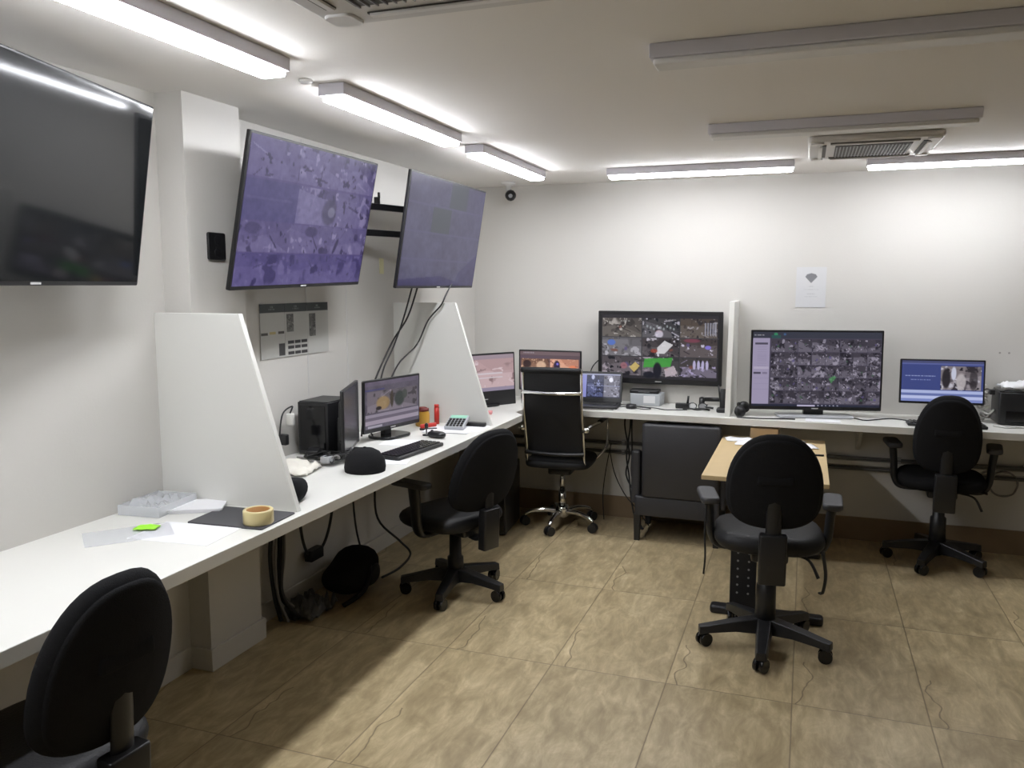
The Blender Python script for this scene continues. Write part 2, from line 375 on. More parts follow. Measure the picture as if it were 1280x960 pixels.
# skirting: brown tile along the back wall, white plinth round the column and left wall
struct('baseboard_back', MB().box(((XLOW + XR) / 2, YB - .006, .077), (XR - XLOW, .012, .154)), M_skirt)
e_, Y1_, Y2_ = .014, 2.765, 3.118
pl = [(XLOW, YR), (XLOW + e_, YR), (XLOW + e_, Y1_ - e_), (XCLOW + e_, Y1_ - e_), (XCLOW + e_, Y2_ + e_), (XLOW + e_, Y2_ + e_), (XLOW + e_, YB - .014), (XLOW, YB - .014), (XLOW, Y2_), (XCLOW, Y2_), (XCLOW, Y1_), (XLOW, Y1_)]
struct('baseboard_left', MB().prism(pl, lambda u, v, t: (u, v, t), 0, .10), M_wall, bevel=.003)
b = MB()
for y in (3.52, 3.90): b.box((XL - .019, y, (ZC + ZD) / 2), (.003, .006, ZC - ZD - .02))  # thin upright strips for the faint seams between wall panels
struct('trim_1', b, mat('wall_panel_seam', (.62, .61, .59, 1), .7))

# worktop: one continuous white L along the left and back walls
top = [(XL, -.6), (XF, -.6), (XF, 4.90), (XF - .075, 4.99), (XF - .075, YF), (XR, YF), (XR, YB), (XL - .02, YB), (XL - .02, CY2), (XC, CY2), (XC, CY1), (XL, CY1)]
wt = thing('worktop', 'long white L-shaped worktop fixed along the left and back walls', 'desk', (XF, 3, ZD))
def rel(p, o): return (p[0] - o[0], p[1] - o[1], p[2] - o[2])
base = (XF, 3, ZD)
obj('tabletop', MB().prism(top, lambda u, v, t: (u - XF, v - 3, t), -TD, 0), M_lam, wt, bevel=.002)
for y in (-.2, 1.3, 4.6):
    b = MB().prism([(0, 0), (.55, 0), (.55, -.03), (.03, -.24), (0, -.24)], lambda u, v, t, y=y: (XLOW + u - XF, y + t - 3, v - TD), -.012, .012)
    obj('support_bracket', b, M_edge, wt)
for x in (-.9, .35, 1.5):
    b = MB().prism([(0, 0), (.32, 0), (.32, -.03), (.03, -.2), (0, -.2)], lambda u, v, t, x=x: (x + t - XF, YB - u - 3, v - TD), -.012, .012)
    obj('support_bracket', b, M_edge, wt)

# sloped dividers standing on the worktop
def divider(y, wall, label):
    pts = [(wall, 0), (XF - .035, 0), (-1.952, .722), (wall, .722)]
    o = obj('desk_divider', MB().prism([(u + 2, v) for u, v in pts], lambda u, v, t: (u, t, v), -.012, .012), [M_lam], bevel=.0015, loc=(-2, y, ZD))
    return tag(o, label, 'divider', 'sloped dividers on the worktop')
divider(2.49, XL, 'white sloping divider panel on the worktop nearest the camera, in front of the column')
divider(4.45, XL - .02, 'white sloping divider panel behind the computer monitor at the far corner of the left wall')
pts = [(0, 0), (.49, 0), (.375, .722), (0, .722)]
o = obj('desk_divider', MB().prism(pts, lambda u, v, t: (t, -u, v), -.016, .016), M_lam, bevel=.0015, loc=(-.445, YB, ZD))
tag(o, 'narrow white divider panel seen edge-on on the back worktop between two large screens', 'divider', 'sloped dividers on the worktop')

# ------------------------------------------------------------------ ceiling lights
def batten(x, y, length, along_y, lit, label):
    g = 'lit linear ceiling lights' if lit else 'unlit linear ceiling lights'
    t = thing('ceiling_light', label, 'ceiling light', (x, y, ZC - .0005), (0, 0, PI / 2 if along_y else 0), g)
    w_ = .105; h_ = .058
    obj('housing', MB().box((0, 0, -.021), (length, w_, .042)), M_lamp_body, t, bevel=.003)
    obj('diffuser', MB().rbox((0, 0, -.0505), (length - .02, w_ - .014, .018), .012), (M_emit if along_y else M_emit_back) if lit else M_off, t)
    return t
batten(-1.63, .41, 1.06, True, True, 'lit linear ceiling light of the left-hand row just outside the picture')
batten(-1.63, 1.775, 1.06, True, True, 'lit linear ceiling light nearest the camera, above the dark television')
batten(-1.63, 3.155, 1.06, True, True, 'lit linear ceiling light second in the left-hand row')
batten(-1.64, 4.52, 1.06, True, True, 'lit linear ceiling light farthest along the left-hand row, nearest the corner')
batten(-.65, 5.12, 1.10, False, True, 'lit linear ceiling light left of the two running along the back wall')
batten(.83, 5.20, 1.08, False, True, 'lit linear ceiling light right of the two running along the back wall')
batten(.095, 3.905, 1.09, False, False, 'unlit linear ceiling light just in front of the small ceiling air conditioner')
batten(.07, 2.585, 1.09, False, False, 'unlit linear ceiling light nearest the camera on the right')

# ceiling air conditioners
def cassette(x, y, size, label):
    t = thing('ceiling_air_conditioner', label, 'air conditioner', (x, y, ZC)); s = size / 2
    obj('panel', MB().rbox((0, 0, -.016), (size, size, .032), .03), M_ac, t)
    g = MB(); q = size * (.33 if size > .7 else .29)
    g.box((0, 0, -.034), (2 * q, 2 * q, .006))
    obj('intake_grille', g, M_grille, t)
    fr = MB()
    for k in range(22):
        fr.box((-q + (k + .5) * 2 * q / 22, 0, -.04), (.004, 2 * q, .005))
    obj('grille_ribs', fr, M_gmet, t)
    for a in range(4):
        R = Matrix.Rotation(a * PI / 2, 3, 'Z')
        c = R @ Vector((0, size * (.415 if size > .7 else .385), -.0335)); obj('air_slot', MB().box(c, (size * .66, .03, .006), rz=a * PI / 2), M_grille, t)
        c = R @ Vector((0, size * .405, -.040)); obj('flap', MB().box(c, (size * .64, .018, .006), rz=a * PI / 2, rx=0), M_lampw, t)
        c = R @ Vector((size * .43, size * .43, -.035)); obj('corner_cap', MB().rbox(c, (size * .1, size * .1, .01), .02, rz=a * PI / 2), M_lampw, t)
    return t
cassette(-.80, 1.58, .83, 'large ceiling air conditioner cassette with ribbed grille, cut by the top of the picture')
cassette(.275, 4.62, .60, 'small ceiling air conditioner cassette between the lit lamps at the back')

# sensor and camera on the ceiling
o = obj('smoke_sensor', MB().lathe([(.024, 0), (.025, -.006), (.018, -.011), (.002, -.012)], (0, 0, 0)), M_lampw, loc=(-1.69, 2.56, ZC)); tag(o, 'small round white sensor on the ceiling beside the nearest lit lamp', 'sensor')
t = thing('security_camera', 'small black ball security camera on a white mount in the far left ceiling corner', 'camera', (-2.01, 5.52, ZC))
obj('mount', MB().lathe([(.05, 0), (.05, -.014), (.02, -.02), (.016, -.06), (.002, -.06)], (0, 0, 0)), M_lampw, t)
obj('ball', MB().lathe([(.002, -.04), (.022, -.033), (.037, -.014), (.04, 0), (.037, .014), (.022, .033), (.002, .04)], (.02, -.01, -.092)), M_blkg, t)
obj('lens', MB().cyl((.033, -.045, -.098), (.035, -.056, -.1), .014), M_gmet, t)

# ------------------------------------------------------------------ screens
M_scr = screen_mat('lit_screen', 1.0, .25, .3)
M_scr_matte = screen_mat('lit_wall_screen', 1.0, .3, .25)
def tv(name, label, cat, c, yaw, tilt, w_, h_, pic, m=M_scr, bez=.012, chin=.02, depth=.05, logo=True, group=None, roll=0):
    t = thing(name, label, cat, c, (0, 0, 0), group)
    t.rotation_euler = (Matrix.Rotation(yaw, 3, 'Z') @ Matrix.Rotation(tilt, 3, 'X') @ Matrix.Rotation(roll, 3, 'Y')).to_euler()
    b = MB().rbox((0, 0, 0), (w_, h_, depth * .35), .006, rx=PI / 2)
    b.rbox((0, depth * .4, -h_ * .08), (w_ * .7, h_ * .6, depth * .6), .03, rx=PI / 2)
    obj('housing', b, M_blk, t)
    y = -depth * .175 - .0012
    sw, sh = w_ - 2 * bez, h_ - bez - chin
    if pic is not None: picture('screen', pic, sw, sh, m, t, (0, y, (chin - bez) / 2))
    else: obj('screen', MB().box((0, y + .001, (chin - bez) / 2), (sw, .002, sh)), m, t)
    if logo: obj('logo', MB().box((0, y, -h_ / 2 + chin * .5), (.045 if w_ > .7 else .03, .0015, .006)), M_logo, t)
    return t

# far-left switched-off television on a swing arm
M_dark = mat('dark_glass', (.010, .011, .012, 1), .07, spec=.55)
tv('television', 'large switched-off black television hanging at the far left, showing reflections', 'television', (-2.02, 1.745, 1.979), math.radians(105), math.radians(8.8), 1.08, .607, None, M_dark, .008, .014)
# camera wall, purple
p = Pic(230, 130, (96, 86, 142)); LP, DP = (150, 138, 190), (52, 42, 92)
xs = [0, .34, .68, 1.0]; ys = [0, .27, .55, .77, 1.0]
for r_ in range(4):
    for c_ in range(3):
        p.view(xs[c_], ys[r_], xs[c_ + 1], ys[r_ + 1], 40 + r_ * 7 + c_, (104, 93, 150), LP, DP, 8)
p.rect(0, .27, .38, .55, (84, 76, 136)); p.rect(.02, .39, .32, .405, (104, 96, 152), .6)
p.poly([(.36, .30), (.62, .36), (.56, .55), (.36, .55)], (132, 122, 176), .8); p.ell(.62, .44, .06, .1, (70, 64, 104), .8); p.ell(.64, .44, .03, .04, (150, 145, 180), .7)
p.ell(.08, .60, .05, .04, DP, .5); p.ell(.5, .6, .05, .04, DP, .6); p.ell(.72, .70, .012, .07, DP, .9, .5); p.ell(.9, .62, .02, .03, DP, .7)
for y in ys[1:-1]: p.rect(0, y - .006, 1, y + .006, (92, 80, 140))
p.rect(0, .77, 1, 1, (60, 48, 130), .35); p.noise(14, 40, 3)
p.a = p.a * (.80, .81, .78) + 2
tv('television', 'purple-tinted television showing a grid of camera views, left one above the poster', 'television', (-2.065, 3.14, 1.968), math.radians(93.7), math.radians(12.4), 1.08, .6075, p, M_scr_matte, .010, .016, roll=math.radians(-1.3))
# second purple television
p = Pic(200, 112, (98, 92, 124))
p.noise(14, 12, 8, col=(1, 1, 1.2)); p.noise(10, 40, 9)
p.rect(.50, .0, .74, .24, (84, 88, 96), .95); p.rect(.30, .25, .54, .50, (82, 86, 94), .95)
for y in (.25, .5, .75): p.rect(0, y - .005, 1, y + .005, (108, 100, 140), .7)
p.poly([(0, .78), (.5, .9), (1, .86), (1, 1), (0, 1)], (56, 48, 104), .75); p.poly([(.75, .86), (1, .66), (1, 1), (.7, 1)], (70, 62, 112), .7)
p.noise(18, 20, 22, 0, .8, 1, 1); p.a = p.a * (.76, .78, .78)
tv('television', 'dimmer purple television with two dark square views, right one near the corner', 'television', (-1.975, 4.345, 1.963), math.radians(91.1), math.radians(9.5), 1.08, .6075, p, M_scr_matte, .010, .014)
# wall mounts
def mount(label, py, ty, tz, xe, arms):
    t = thing('wall_mount', label, 'wall mount', (XL - .02, py, tz), 0, 'folding television wall mounts')
    obj('wall_plate', MB().box((.012, 0, 0), (.02, .08, .36)), M_dmet, t, bevel=.002)
    for dz in arms:
        obj('arm', MB().box((.04 + (xe - XL) / 2 * .9, (ty - py) / 2, dz), (math.hypot(xe - XL, ty - py), .028, .034), rz=math.atan2(ty - py, xe - XL - .03)), M_dmet, t, bevel=.003)
    obj('tilt_head', MB().box((xe - XL, ty - py + .03, 0), (.03, .035, .24), ry=math.radians(10)), M_dmet, t, bevel=.003)
    return t
mount('black twin-arm wall mount reaching to the television nearest the corner', 3.70, 4.22, 2.03, -2.14, (.07, -.07))
obj('cable_clip', MB().box((0, 0, 0), (.02, .03, .05)).box((.012, .0, .035), (.01, .012, .03)), M_blk, bpy.data.objects['wall_mount'], loc=(.13, .33, .10))
mount('black wall mount behind the left purple television', 2.93, 3.02, 1.99, -2.14, (.06, -.06))
t = thing('wall_mount', 'black swing wall mount behind the switched-off television', 'wall mount', (XL, 1.75, 1.97), 0, 'folding television wall mounts')
obj('wall_plate', MB().box((.012, 0, 0), (.02, .3, .3)), M_dmet, t, bevel=.002)
obj('arm', MB().box((.13, 0, 0), (.22, .04, .05)), M_dmet, t, bevel=.003)

# wall television on the back wall
p = Pic(240, 135, (40, 38, 42)); gx = [0.01, .36, .68, .99]; gy = [.06, .36, .66, .96]
bases = [((84, 78, 74), (170, 165, 160), (46, 42, 40)), ((58, 56, 58), (190, 186, 200), (16, 20, 26)), ((76, 66, 58), (150, 146, 150), (34, 30, 34)),
         ((96, 94, 98), (170, 168, 176), (70, 66, 70)), ((64, 58, 60), (200, 196, 208), (22, 20, 24)), ((68, 60, 58), (190, 184, 204), (20, 18, 24)),
         ((80, 74, 78), (160, 150, 160), (16, 16, 22)), ((62, 62, 62), (170, 156, 170), (14, 16, 20)), ((60, 56, 56), (160, 150, 184), (24, 22, 28))]
for i in range(9):
    x0, x1, y0, y1 = gx[i % 3], gx[i % 3 + 1] - .008, gy[i // 3], gy[i // 3 + 1] - .015
    b_, l_, d_ = bases[i]; p.view(x0, y0, x1, y1, 300 + i * 3, b_, l_, d_, 14, extra=((110, 70, 60), (90, 80, 120)))
p.poly([(.38, .68), (.62, .66), (.60, .80), (.37, .82)], (62, 150, 58), .9); p.ell(.49, .86, .035, .12, (12, 14, 26), .95); p.ell(.42, .93, .05, .05, (12, 14, 26), .9)
p.poly([(.55, .84), (.63, .78), (.66, .9), (.56, .96)], (190, 176, 184), .8)
p.poly([(.49, .5), (.55, .40), (.62, .46), (.55, .6), (.48, .6)], (214, 212, 216), .9); p.ell(.46, .56, .03, .03, (150, 60, 44), .8)
p.ell(.09, .44, .035, .045, (80, 110, 190), .9); p.ell(.91, .49, .025, .03, (128, 116, 210), .9); p.ell(.78, .39, .07, .03, (130, 60, 80), .7)
p.poly([(.25, .82), (.30, .74), (.34, .80), (.29, .9)], (200, 176, 104), .9); p.ell(.2, .8, .03, .05, (170, 100, 110), .6)
for k in range(5): p.poly([(.88 + k * .02, .12), (.893 + k * .02, .12), (.893 + k * .02, .32), (.88 + k * .02, .3)], (150, 150, 164), .8)
for k in range(4): p.ell(.80 + k * .035, .76, .012, .07, (186, 178, 216), .9)
for k in range(9): p.ell(.40 + k * .028, .18 + .02 * (k % 3), .008, .02, (150, 158, 160), .8)
p.ell(.5, .3, .035, .06, (206, 200, 216), .8)
p.text(.17, .10, .25, .012, (150, 150, 150)); p.text(.55, .075, .64, .012, (130, 130, 130))
for gx_ in (.36, .68): p.rect(gx_ - .006, .06, gx_, .96, (60, 62, 64))
for gy_ in (.36, .66): p.rect(0, gy_ - .01, 1, gy_, (60, 60, 64))
tv('television', 'black television on the back wall showing nine colour camera views', 'television', (-.955, YB - .06, 1.246), 0, math.radians(1.5), .86, .508, p, M_scr, .024, .036, depth=.06)

def monitor(label, x, y, zc, yaw, tilt, w_, h_, pic, chin=.02, bez=.012, m=M_scr, stand='neck', base_z=ZD, depth=.04, group=None, name='monitor', smat=None, base_sz=(.22, .17)):
    t = thing(name, label, 'monitor', (x, y, base_z + .001), (0, 0, yaw), group)
    R = Matrix.Rotation(tilt, 3, 'X'); zc -= base_z
    panel = bpy.data.objects.new('display', None)
    b = MB().rbox((0, 0, 0), (w_, h_, depth * .4), .006, rx=PI / 2); b.rbox((0, depth * .45, 0), (w_ * .72, h_ * .62, depth * .5), .02, rx=PI / 2)
    for i, v in enumerate(b.v): b.v[i] = tuple(R @ Vector(v) + Vector((0, 0, zc)))
    obj('housing', b, M_blk, t)
    y_ = -depth * .2 - .0012
    if pic is not None:
        s_ = picture('screen', pic, w_ - 2 * bez, h_ - bez - chin, m, t, (0, y_, (chin - bez) / 2))
    else: s_ = obj('screen', MB().box((0, y_ + .001, (chin - bez) / 2), (w_ - 2 * bez, .002, h_ - bez - chin)), smat, t)
    s_.rotation_euler = (tilt, 0, 0); s_.location = (0, 0, zc)
    l_ = obj('logo', MB().box((0, y_, -h_ / 2 + chin * .5), (.04, .0015, .006)), M_logo, t); l_.rotation_euler = (tilt, 0, 0); l_.location = (0, 0, zc)
    if stand == 'neck':
        obj('neck', MB().box((0, .045, zc / 2), (.06, .03, max(zc, .05)), taper=(.8, 1)), M_blk, t, bevel=.004)
        obj('base', MB().rbox((0, .02, .008), (base_sz[0], base_sz[1], .016), .05), M_blkg, t)
    elif stand == 'wide':
        obj('neck', MB().box((0, .03, (zc - h_ / 2) / 2 + .02), (.12, .03, (zc - h_ / 2) + .05)), M_blk, t)
        obj('base', MB().rbox((0, .0, .007), (.46, .16, .014), .03), M_silver, t)
    return t
# large desk monitor, 43 inch
p = Pic(260, 150, (66, 62, 78))
p.rect(0, 0, 1, .085, (52, 54, 66)); p.text(.01, .04, .09, .012, (150, 150, 160)); p.ell(.18, .035, .015, .02, (50, 130, 90)); p.ell(.25, .035, .01, .015, (60, 90, 130)); p.rect(.145, .05, .22, .085, (44, 76, 76))
cols, rows = 8, 5
for j in range(rows):
    for i in range(cols):
        x0, y0 = .145 + i * .855 / cols, .10 + j * .86 / rows
        p.view(x0, y0, x0 + .855 / cols - .003, y0 + .86 / rows - .006, 900 + j * 20 + i * 3, (62, 58, 68), (150, 144, 160), (26, 24, 32), 9, extra=((58, 86, 66), (84, 76, 120)))
p.rect(0, .09, .135, .97, (150, 142, 168)); p.rect(.02, .15, .12, .175, (72, 68, 84)); p.rect(.01, .47, .13, .5, (168, 160, 182)); p.rect(.01, .54, .07, .57, (72, 68, 84)); p.rect(.08, .54, .12, .565, (120, 112, 136))
for k in range(16): p.rect(.04, .2 + k * .017, .11, .205 + k * .017, (134, 126, 152), .7)
for k in range(4): p.rect(.01, .62 + k * .075, .13, .625 + k * .075, (136, 128, 156), .7)
p.rect(0, .965, 1, 1, (64, 64, 84)); p.rect(.0, .97, 1, 1, (36, 38, 54))
for k in range(6): p.rect(.52 + k * .03, .975, .53 + k * .03, .99, (150, 150, 170))
p.rect(.36, .972, .5, .995, (176, 170, 196))
p.poly([(.60, .62), (.64, .58), (.66, .6), (.62, .68)], (70, 130, 80), .8)
monitor('large monitor on the back worktop showing a dense grid of camera views', .068, 5.44, 1.148, math.radians(13), math.radians(-2), .80, .502, p, .022, .012, stand='wide')
# right monitor with blue page
p = Pic(170, 96, (58, 68, 122)); p.rect(0, 0, 1, .06, (70, 74, 110)); p.rect(.0, .06, 1, .09, (88, 96, 150))
p.text(.05, .36, .42, .03, (150, 160, 205), 5); p.text(.12, .46, .36, .022, (130, 140, 190), 6)
p.view(.48, .12, .97, .70, 77, (120, 112, 116), (190, 188, 200), (34, 30, 36), 6); p.ell(.55, .42, .05, .24, (36, 32, 36), .95); p.ell(.64, .3, .03, .16, (196, 200, 220), .9); p.ell(.73, .5, .06, .2, (176, 170, 172), .9); p.ell(.88, .45, .05, .25, (44, 40, 44), .7)
p.rect(0, .72, 1, .79, (164, 174, 214)); p.rect(0, .79, 1, .85, (96, 108, 160)); p.rect(0, .85, 1, .93, (176, 184, 222)); p.rect(0, .93, 1, 1, (120, 132, 186))
monitor('small right-hand monitor showing a blue page at the back wall', .79, 5.53, 1.094, math.radians(4), math.radians(-5.5), .47, .272, p, .014, .010)
# left-wall monitor
p = Pic(150, 92, (84, 78, 90)); p.rect(0, 0, 1, .1, (92, 84, 100)); p.rect(0, .16, .35, .2, (66, 66, 104)); p.noise(14, 10, 5)
p.view(.04, .22, .96, .66, 15, (104, 96, 104), (136, 128, 140), (62, 58, 62), 8); p.ell(.32, .48, .12, .14, (146, 120, 78), .8); p.ell(.24, .58, .05, .04, (40, 34, 34)); p.ell(.48, .42, .03, .18, (60, 52, 44)); p.ell(.62, .44, .09, .16, (48, 54, 50), .9); p.ell(.72, .36, .05, .1, (60, 66, 60), .8)
p.rect(0, .70, 1, .76, (134, 126, 140)); p.rect(0, .76, 1, .83, (98, 90, 104)); p.rect(0, .83, 1, .91, (146, 136, 150)); p.rect(0, .91, 1, 1, (84, 78, 92)); p.rect(.05, .94, .3, .98, (150, 146, 158))
monitor('lit desktop monitor on the left worktop between the two dividers, under the cables', -2.108, 3.929, 1.042, math.radians(78.2), math.radians(1), .47, .282, p, .022, .010)
# switched-off monitor at a steep angle
monitor('switched-off monitor turned side-on beside the black computer tower', -2.078, 3.445, 1.035, math.atan2(.45, -.18), 0, .45, .32, None, .02, .008, smat=mat('off_screen_glass', (.045, .045, .05, 1), .22, spec=.6))
# corner monitors
p = Pic(120, 75, (178, 152, 156)); p.view(0, .12, 1, .9, 61, (178, 150, 152), (206, 186, 190), (134, 110, 112), 16); p.rect(0, 0, 1, .12, (150, 134, 144)); p.rect(.3, .5, .8, .53, (200, 190, 196)); p.rect(.3, .62, .8, .64, (200, 190, 196)); p.rect(0, .9, 1, 1, (140, 130, 150))
monitor('pinkish lit monitor in the corner partly hidden by the far divider', -2.055, 5.16, 1.030, math.radians(57), math.radians(-3), .52, .37, p, .11, .012)
p = Pic(130, 80, (92, 76, 82)); p.rect(0, 0, 1, .1, (110, 92, 96)); p.text(.06, .03, .25, .03, (150, 140, 150)); p.rect(0, .12, .5, .2, (92, 76, 88))
p.view(.02, .2, .49, .55, 71, (120, 86, 70), (220, 180, 150), (40, 26, 28), 7); p.view(.51, .2, .98, .55, 72, (206, 150, 124), (226, 176, 150), (120, 70, 60), 4); p.ell(.36, .38, .08, .12, (226, 190, 160), .8); p.ell(.12, .34, .07, .1, (48, 34, 36), .9)
p.ell(.62, .38, .05, .14, (40, 30, 60), .95); p.ell(.63, .33, .02, .03, (120, 110, 210)); p.ell(.88, .44, .07, .08, (230, 130, 90), .8)
p.view(.02, .57, .49, .95, 73, (110, 86, 76), (190, 160, 140), (50, 36, 36), 7); p.view(.51, .57, .98, .95, 74, (130, 100, 86), (190, 160, 140), (50, 36, 36), 7)
monitor('monitor with orange camera views directly behind the chrome-framed chair', -1.70, 5.53, 1.075, 0, 0, .462, .29, p, .016, .010)

# laptop
t = thing('laptop', 'open black laptop showing a blue camera page beside the chrome-framed chair', 'laptop', (-1.32, 5.40, ZD), math.radians(4))
obj('keyboard_deck', MB().rbox((0, 0, .010), (.30, .21, .018), .012), M_blk, t)
obj('keys', MB().box((0, .02, .0195), (.26, .10, .003)), M_blkg, t)
lid = MB().rbox((0, 0, 0), (.30, .215, .008), .010, rx=PI / 2 - .22); 
obj('lid', lid, M_blk, t, loc=(0, .128, .122))
p = Pic(110, 66, (38, 42, 66)); p.rect(0, 0, 1, .06, (150, 152, 180)); p.rect(0, .06, .14, 1, (136, 140, 200)); p.view(.16, .08, .56, .95, 81, (44, 50, 84), (150, 156, 200), (10, 10, 18), 9); p.view(.58, .08, .98, .95, 83, (100, 98, 112), (170, 170, 190), (46, 44, 54), 7)
p.ell(.76, .25, .05, .1, (226, 226, 240)); p.ell(.3, .15, .04, .1, (190, 196, 226), .9); p.rect(.16, .5, .98, .52, (140, 146, 186))
s_ = picture('screen', p, .272, .165, M_scr, t, (0, -.0055, .008)); s_.location = (0, .128, .122); s_.rotation_euler = (-.22, 0, 0)

# ------------------------------------------------------------------ chairs
def star_base(t, R_, rot0, m=M_blk, chrome=False, hub_z=.10):
    obj('hub', MB().lathe([(.03, hub_z - .045), (.05, hub_z - .03), (.05, hub_z + .02), (.042, hub_z + .045), (.002, hub_z + .045)]), m, t)
    for k in range(5):
        a = rot0 + k * 2 * PI / 5; c, s_ = math.cos(a), math.sin(a)
        if chrome:
            b = MB().tube([(c * .03, s_ * .03, hub_z), (c * R_ * .5, s_ * R_ * .5, hub_z + .008), (c * R_ * .85, s_ * R_ * .85, hub_z - .01), (c * R_, s_ * R_, hub_z - .035)], [.020, .017, .014, .012], 10)
        else:
            V = []
            for q, w2, zt, zb in ((.02, .038, hub_z + .045, hub_z - .03), (R_ * .5, .034, hub_z + .026, hub_z - .022), (R_ * .92, .029, hub_z + .004, hub_z - .032), (R_ * 1.09, .025, hub_z - .004, hub_z - .042)):
                for (u, z) in ((-w2, zb), (w2, zb), (w2 * .8, zt), (-w2 * .8, zt)): V.append((c * q - s_ * u, s_ * q + c * u, z))
            F = [(0, 1, 2, 3), (15, 14, 13, 12)] + [(i * 4 + j, i * 4 + (j + 1) % 4, i * 4 + 4 + (j + 1) % 4, i * 4 + 4 + j) for i in range(3) for j in range(4)]
            b = MB().add(V, F)
        leg = obj('leg', b, m, t, bevel=0 if chrome else .004)
        x, y = c * R_, s_ * R_; ax = a + PI / 2 + .5 * math.sin(k * 2.3 + rot0)
        ca, sa = math.cos(ax), math.sin(ax)
        w = MB()
        for off in (-.016, .016): w.cyl((x + ca * (off - .009), y + sa * (off - .009), .031), (x + ca * (off + .009), y + sa * (off + .009), .031), .031, seg=20)
        w.rbox((x, y, .040), (.022, .03, .03), .008, rz=ax); w.cyl((x, y, .04), (x, y, hub_z - .03), .007, seg=8)
        obj('caster', w, M_blkg if not chrome else M_blk, leg)
def backrest(t, y0, z0, z1, w_, lean=.08, curve=.05, thick=.055, m=M_fab, topw=.93, botw=.97, n=2.55):
    zc, h_ = (z0 + z1) / 2, z1 - z0
    def wob(u, v):
        k = (v / (h_ / 2)); s_ = 1 - (1 - topw) * max(0, k) ** 1.6 - (1 - botw) * max(0, -k) ** 1.6
        return u * s_, v - .11 * h_ * (1 - k * k)
    fn = lambda u, v, q: (u, y0 - lean * (v / h_ + .5) + curve * (u / (w_ / 2)) ** 2 + q - .02 * math.cos(v / h_ * 3), zc + v)
    obj('backrest', MB().pad(w_, h_, thick, fn, n, edge=.3, wob=wob), m, t)
    fn2 = lambda u, v, q: (u, y0 - thick * .42 - lean * (v / h_ + .5) + curve * (u / (w_ / 2)) ** 2 + q - .02 * math.cos(v / h_ * 3), zc + v)
    obj('back_shell', MB().pad(w_ * .93, h_ * .93, .02, fn2, n, edge=.3, wob=wob), M_fab if m is M_fab else M_blk, t)
def seat(t, z, w_, d_, th=.085, m=M_lea, yo=0):
    fn = lambda u, v, q: (u, v + yo, z + q - .25 * max(0, v / d_ - .3) ** 2 + .02 * (abs(u) / w_) ** 2)
    obj('seat', MB().pad(w_, d_, th, fn, 3.4, edge=.35), m, t)
def task_chair(label, x, y, rz, rot0, R_=.28, sz=.56, bz=(.63, 1.06), bw=.40, by=-.22, lean=.08, arms=True, az=.75, lever=True, straps=False, knob=True, seat_w=.48, m_seat=M_lea, ax=.265, group='black task chairs on five-spoke bases'):
    t = thing('office_chair', label, 'chair', (x, y, 0), rz, group)
    star_base(t, R_, rot0 - rz)
    obj('gas_column', MB().lathe([(.048, .10), (.044, sz - .26), (.034, sz - .25), (.032, sz - .1), (.002, sz - .1)]), M_blk, t)
    obj('mechanism', MB().rbox((0, -.02, sz - .085), (.16, .26, .055), .02), M_blk, t)
    seat(t, sz - .03, seat_w, .46, m=m_seat, yo=.03)
    backrest(t, by, bz[0], bz[1], bw, lean)
    # spine carrying the backrest
    zm = (bz[0] + bz[1]) / 2
    sp = MB().rbox((0, by - .055, sz - .05), (.115, .055, .22), .012, rx=.04)
    sp.tube([(0, -.08, sz - .10), (0, by + .02, sz - .12), (0, by - .045, sz - .06), (0, by - .055, bz[0]), (0, by - .065, zm)], .022, 8, flat=(1.5, .6))
    obj('back_bracket', sp, M_blk, t)
    obj('bracket_plate', MB().rbox((0, by - .082, zm + .015), (.15, .03, .04), .012, rx=0), M_fab, t)
    if lever:
        obj('lever', MB().tube([(.10, -.08, sz - .085), (.17, -.10, sz - .10), (.21, -.13, sz - .17)], [.009, .010, .012], 8, flat=(1, .6)), M_blk, t)
        obj('lever', MB().tube([(.08, -.02, sz - .085), (.20, -.03, sz - .08), (.245, -.03, sz - .085)], [.008, .009, .012], 8, flat=(1, .6)), M_blk, t)
    if arms:
        for s_ in (-1, 1):
            b = MB().tube([(s_ * .08, .0, sz - .085), (s_ * (ax - .05), .0, sz - .085), (s_ * (ax - .01), .0, sz - .03), (s_ * ax, .0, sz + .08), (s_ * (ax + .01), .0, az - .02)], [.028, .03, .038, .038, .042], 8, flat=(1.0, .55))
            a = obj('armrest', b, M_blk, t)
            obj('arm_pad', MB().rbox((s_ * (ax + .01), .02, az - .008), (.085, .24, .03), .03, rz=-s_ * .12), M_pad, a)
    if straps:
        obj('strap', MB().tube([(-.28, -.06, az - .02), (-.285, -.09, .56), (-.28, -.11, .45), (-.285, -.1, .36)], .0045, 6), M_cable, t)
        obj('strap', MB().tube([(.22, -.14, sz - .04), (.235, -.16, .42), (.225, -.165, .34), (.215, -.15, .335)], .012, 6, flat=(1, .3)), M_cable, t)
    return t
task_chair('black fabric chair with armrests standing in front of the small wooden table', -.125, 3.845, math.radians(6), -PI / 2, straps=True, bw=.405, seat_w=.49, az=.71)
task_chair('black armed chair in front of the blue-page monitor by the back wall', .80, 5.40, math.radians(-3), math.radians(-113), bz=(.60, 1.065), bw=.355, az=.73, sz=.545, R_=.275, m_seat=M_fab, ax=.262, by=-.21)
# foreground chair
task_chair('dark chair at the lower left corner of the picture, cut by the frame', -1.735, 1.38, math.radians(86), math.radians(20), bz=(.63, 1.045), bw=.365, by=-.24, arms=False, sz=.56)
# middle chair at left desk: lower and taller back, arms
t = task_chair('low black armed chair at the left worktop, turned towards the keyboard', -1.762, 3.985, math.radians(68), math.radians(-83), sz=.46, bz=(.50, .945), bw=.47, by=-.20, lean=.11, az=.665, R_=.275, lever=False, seat_w=.52, ax=.285)

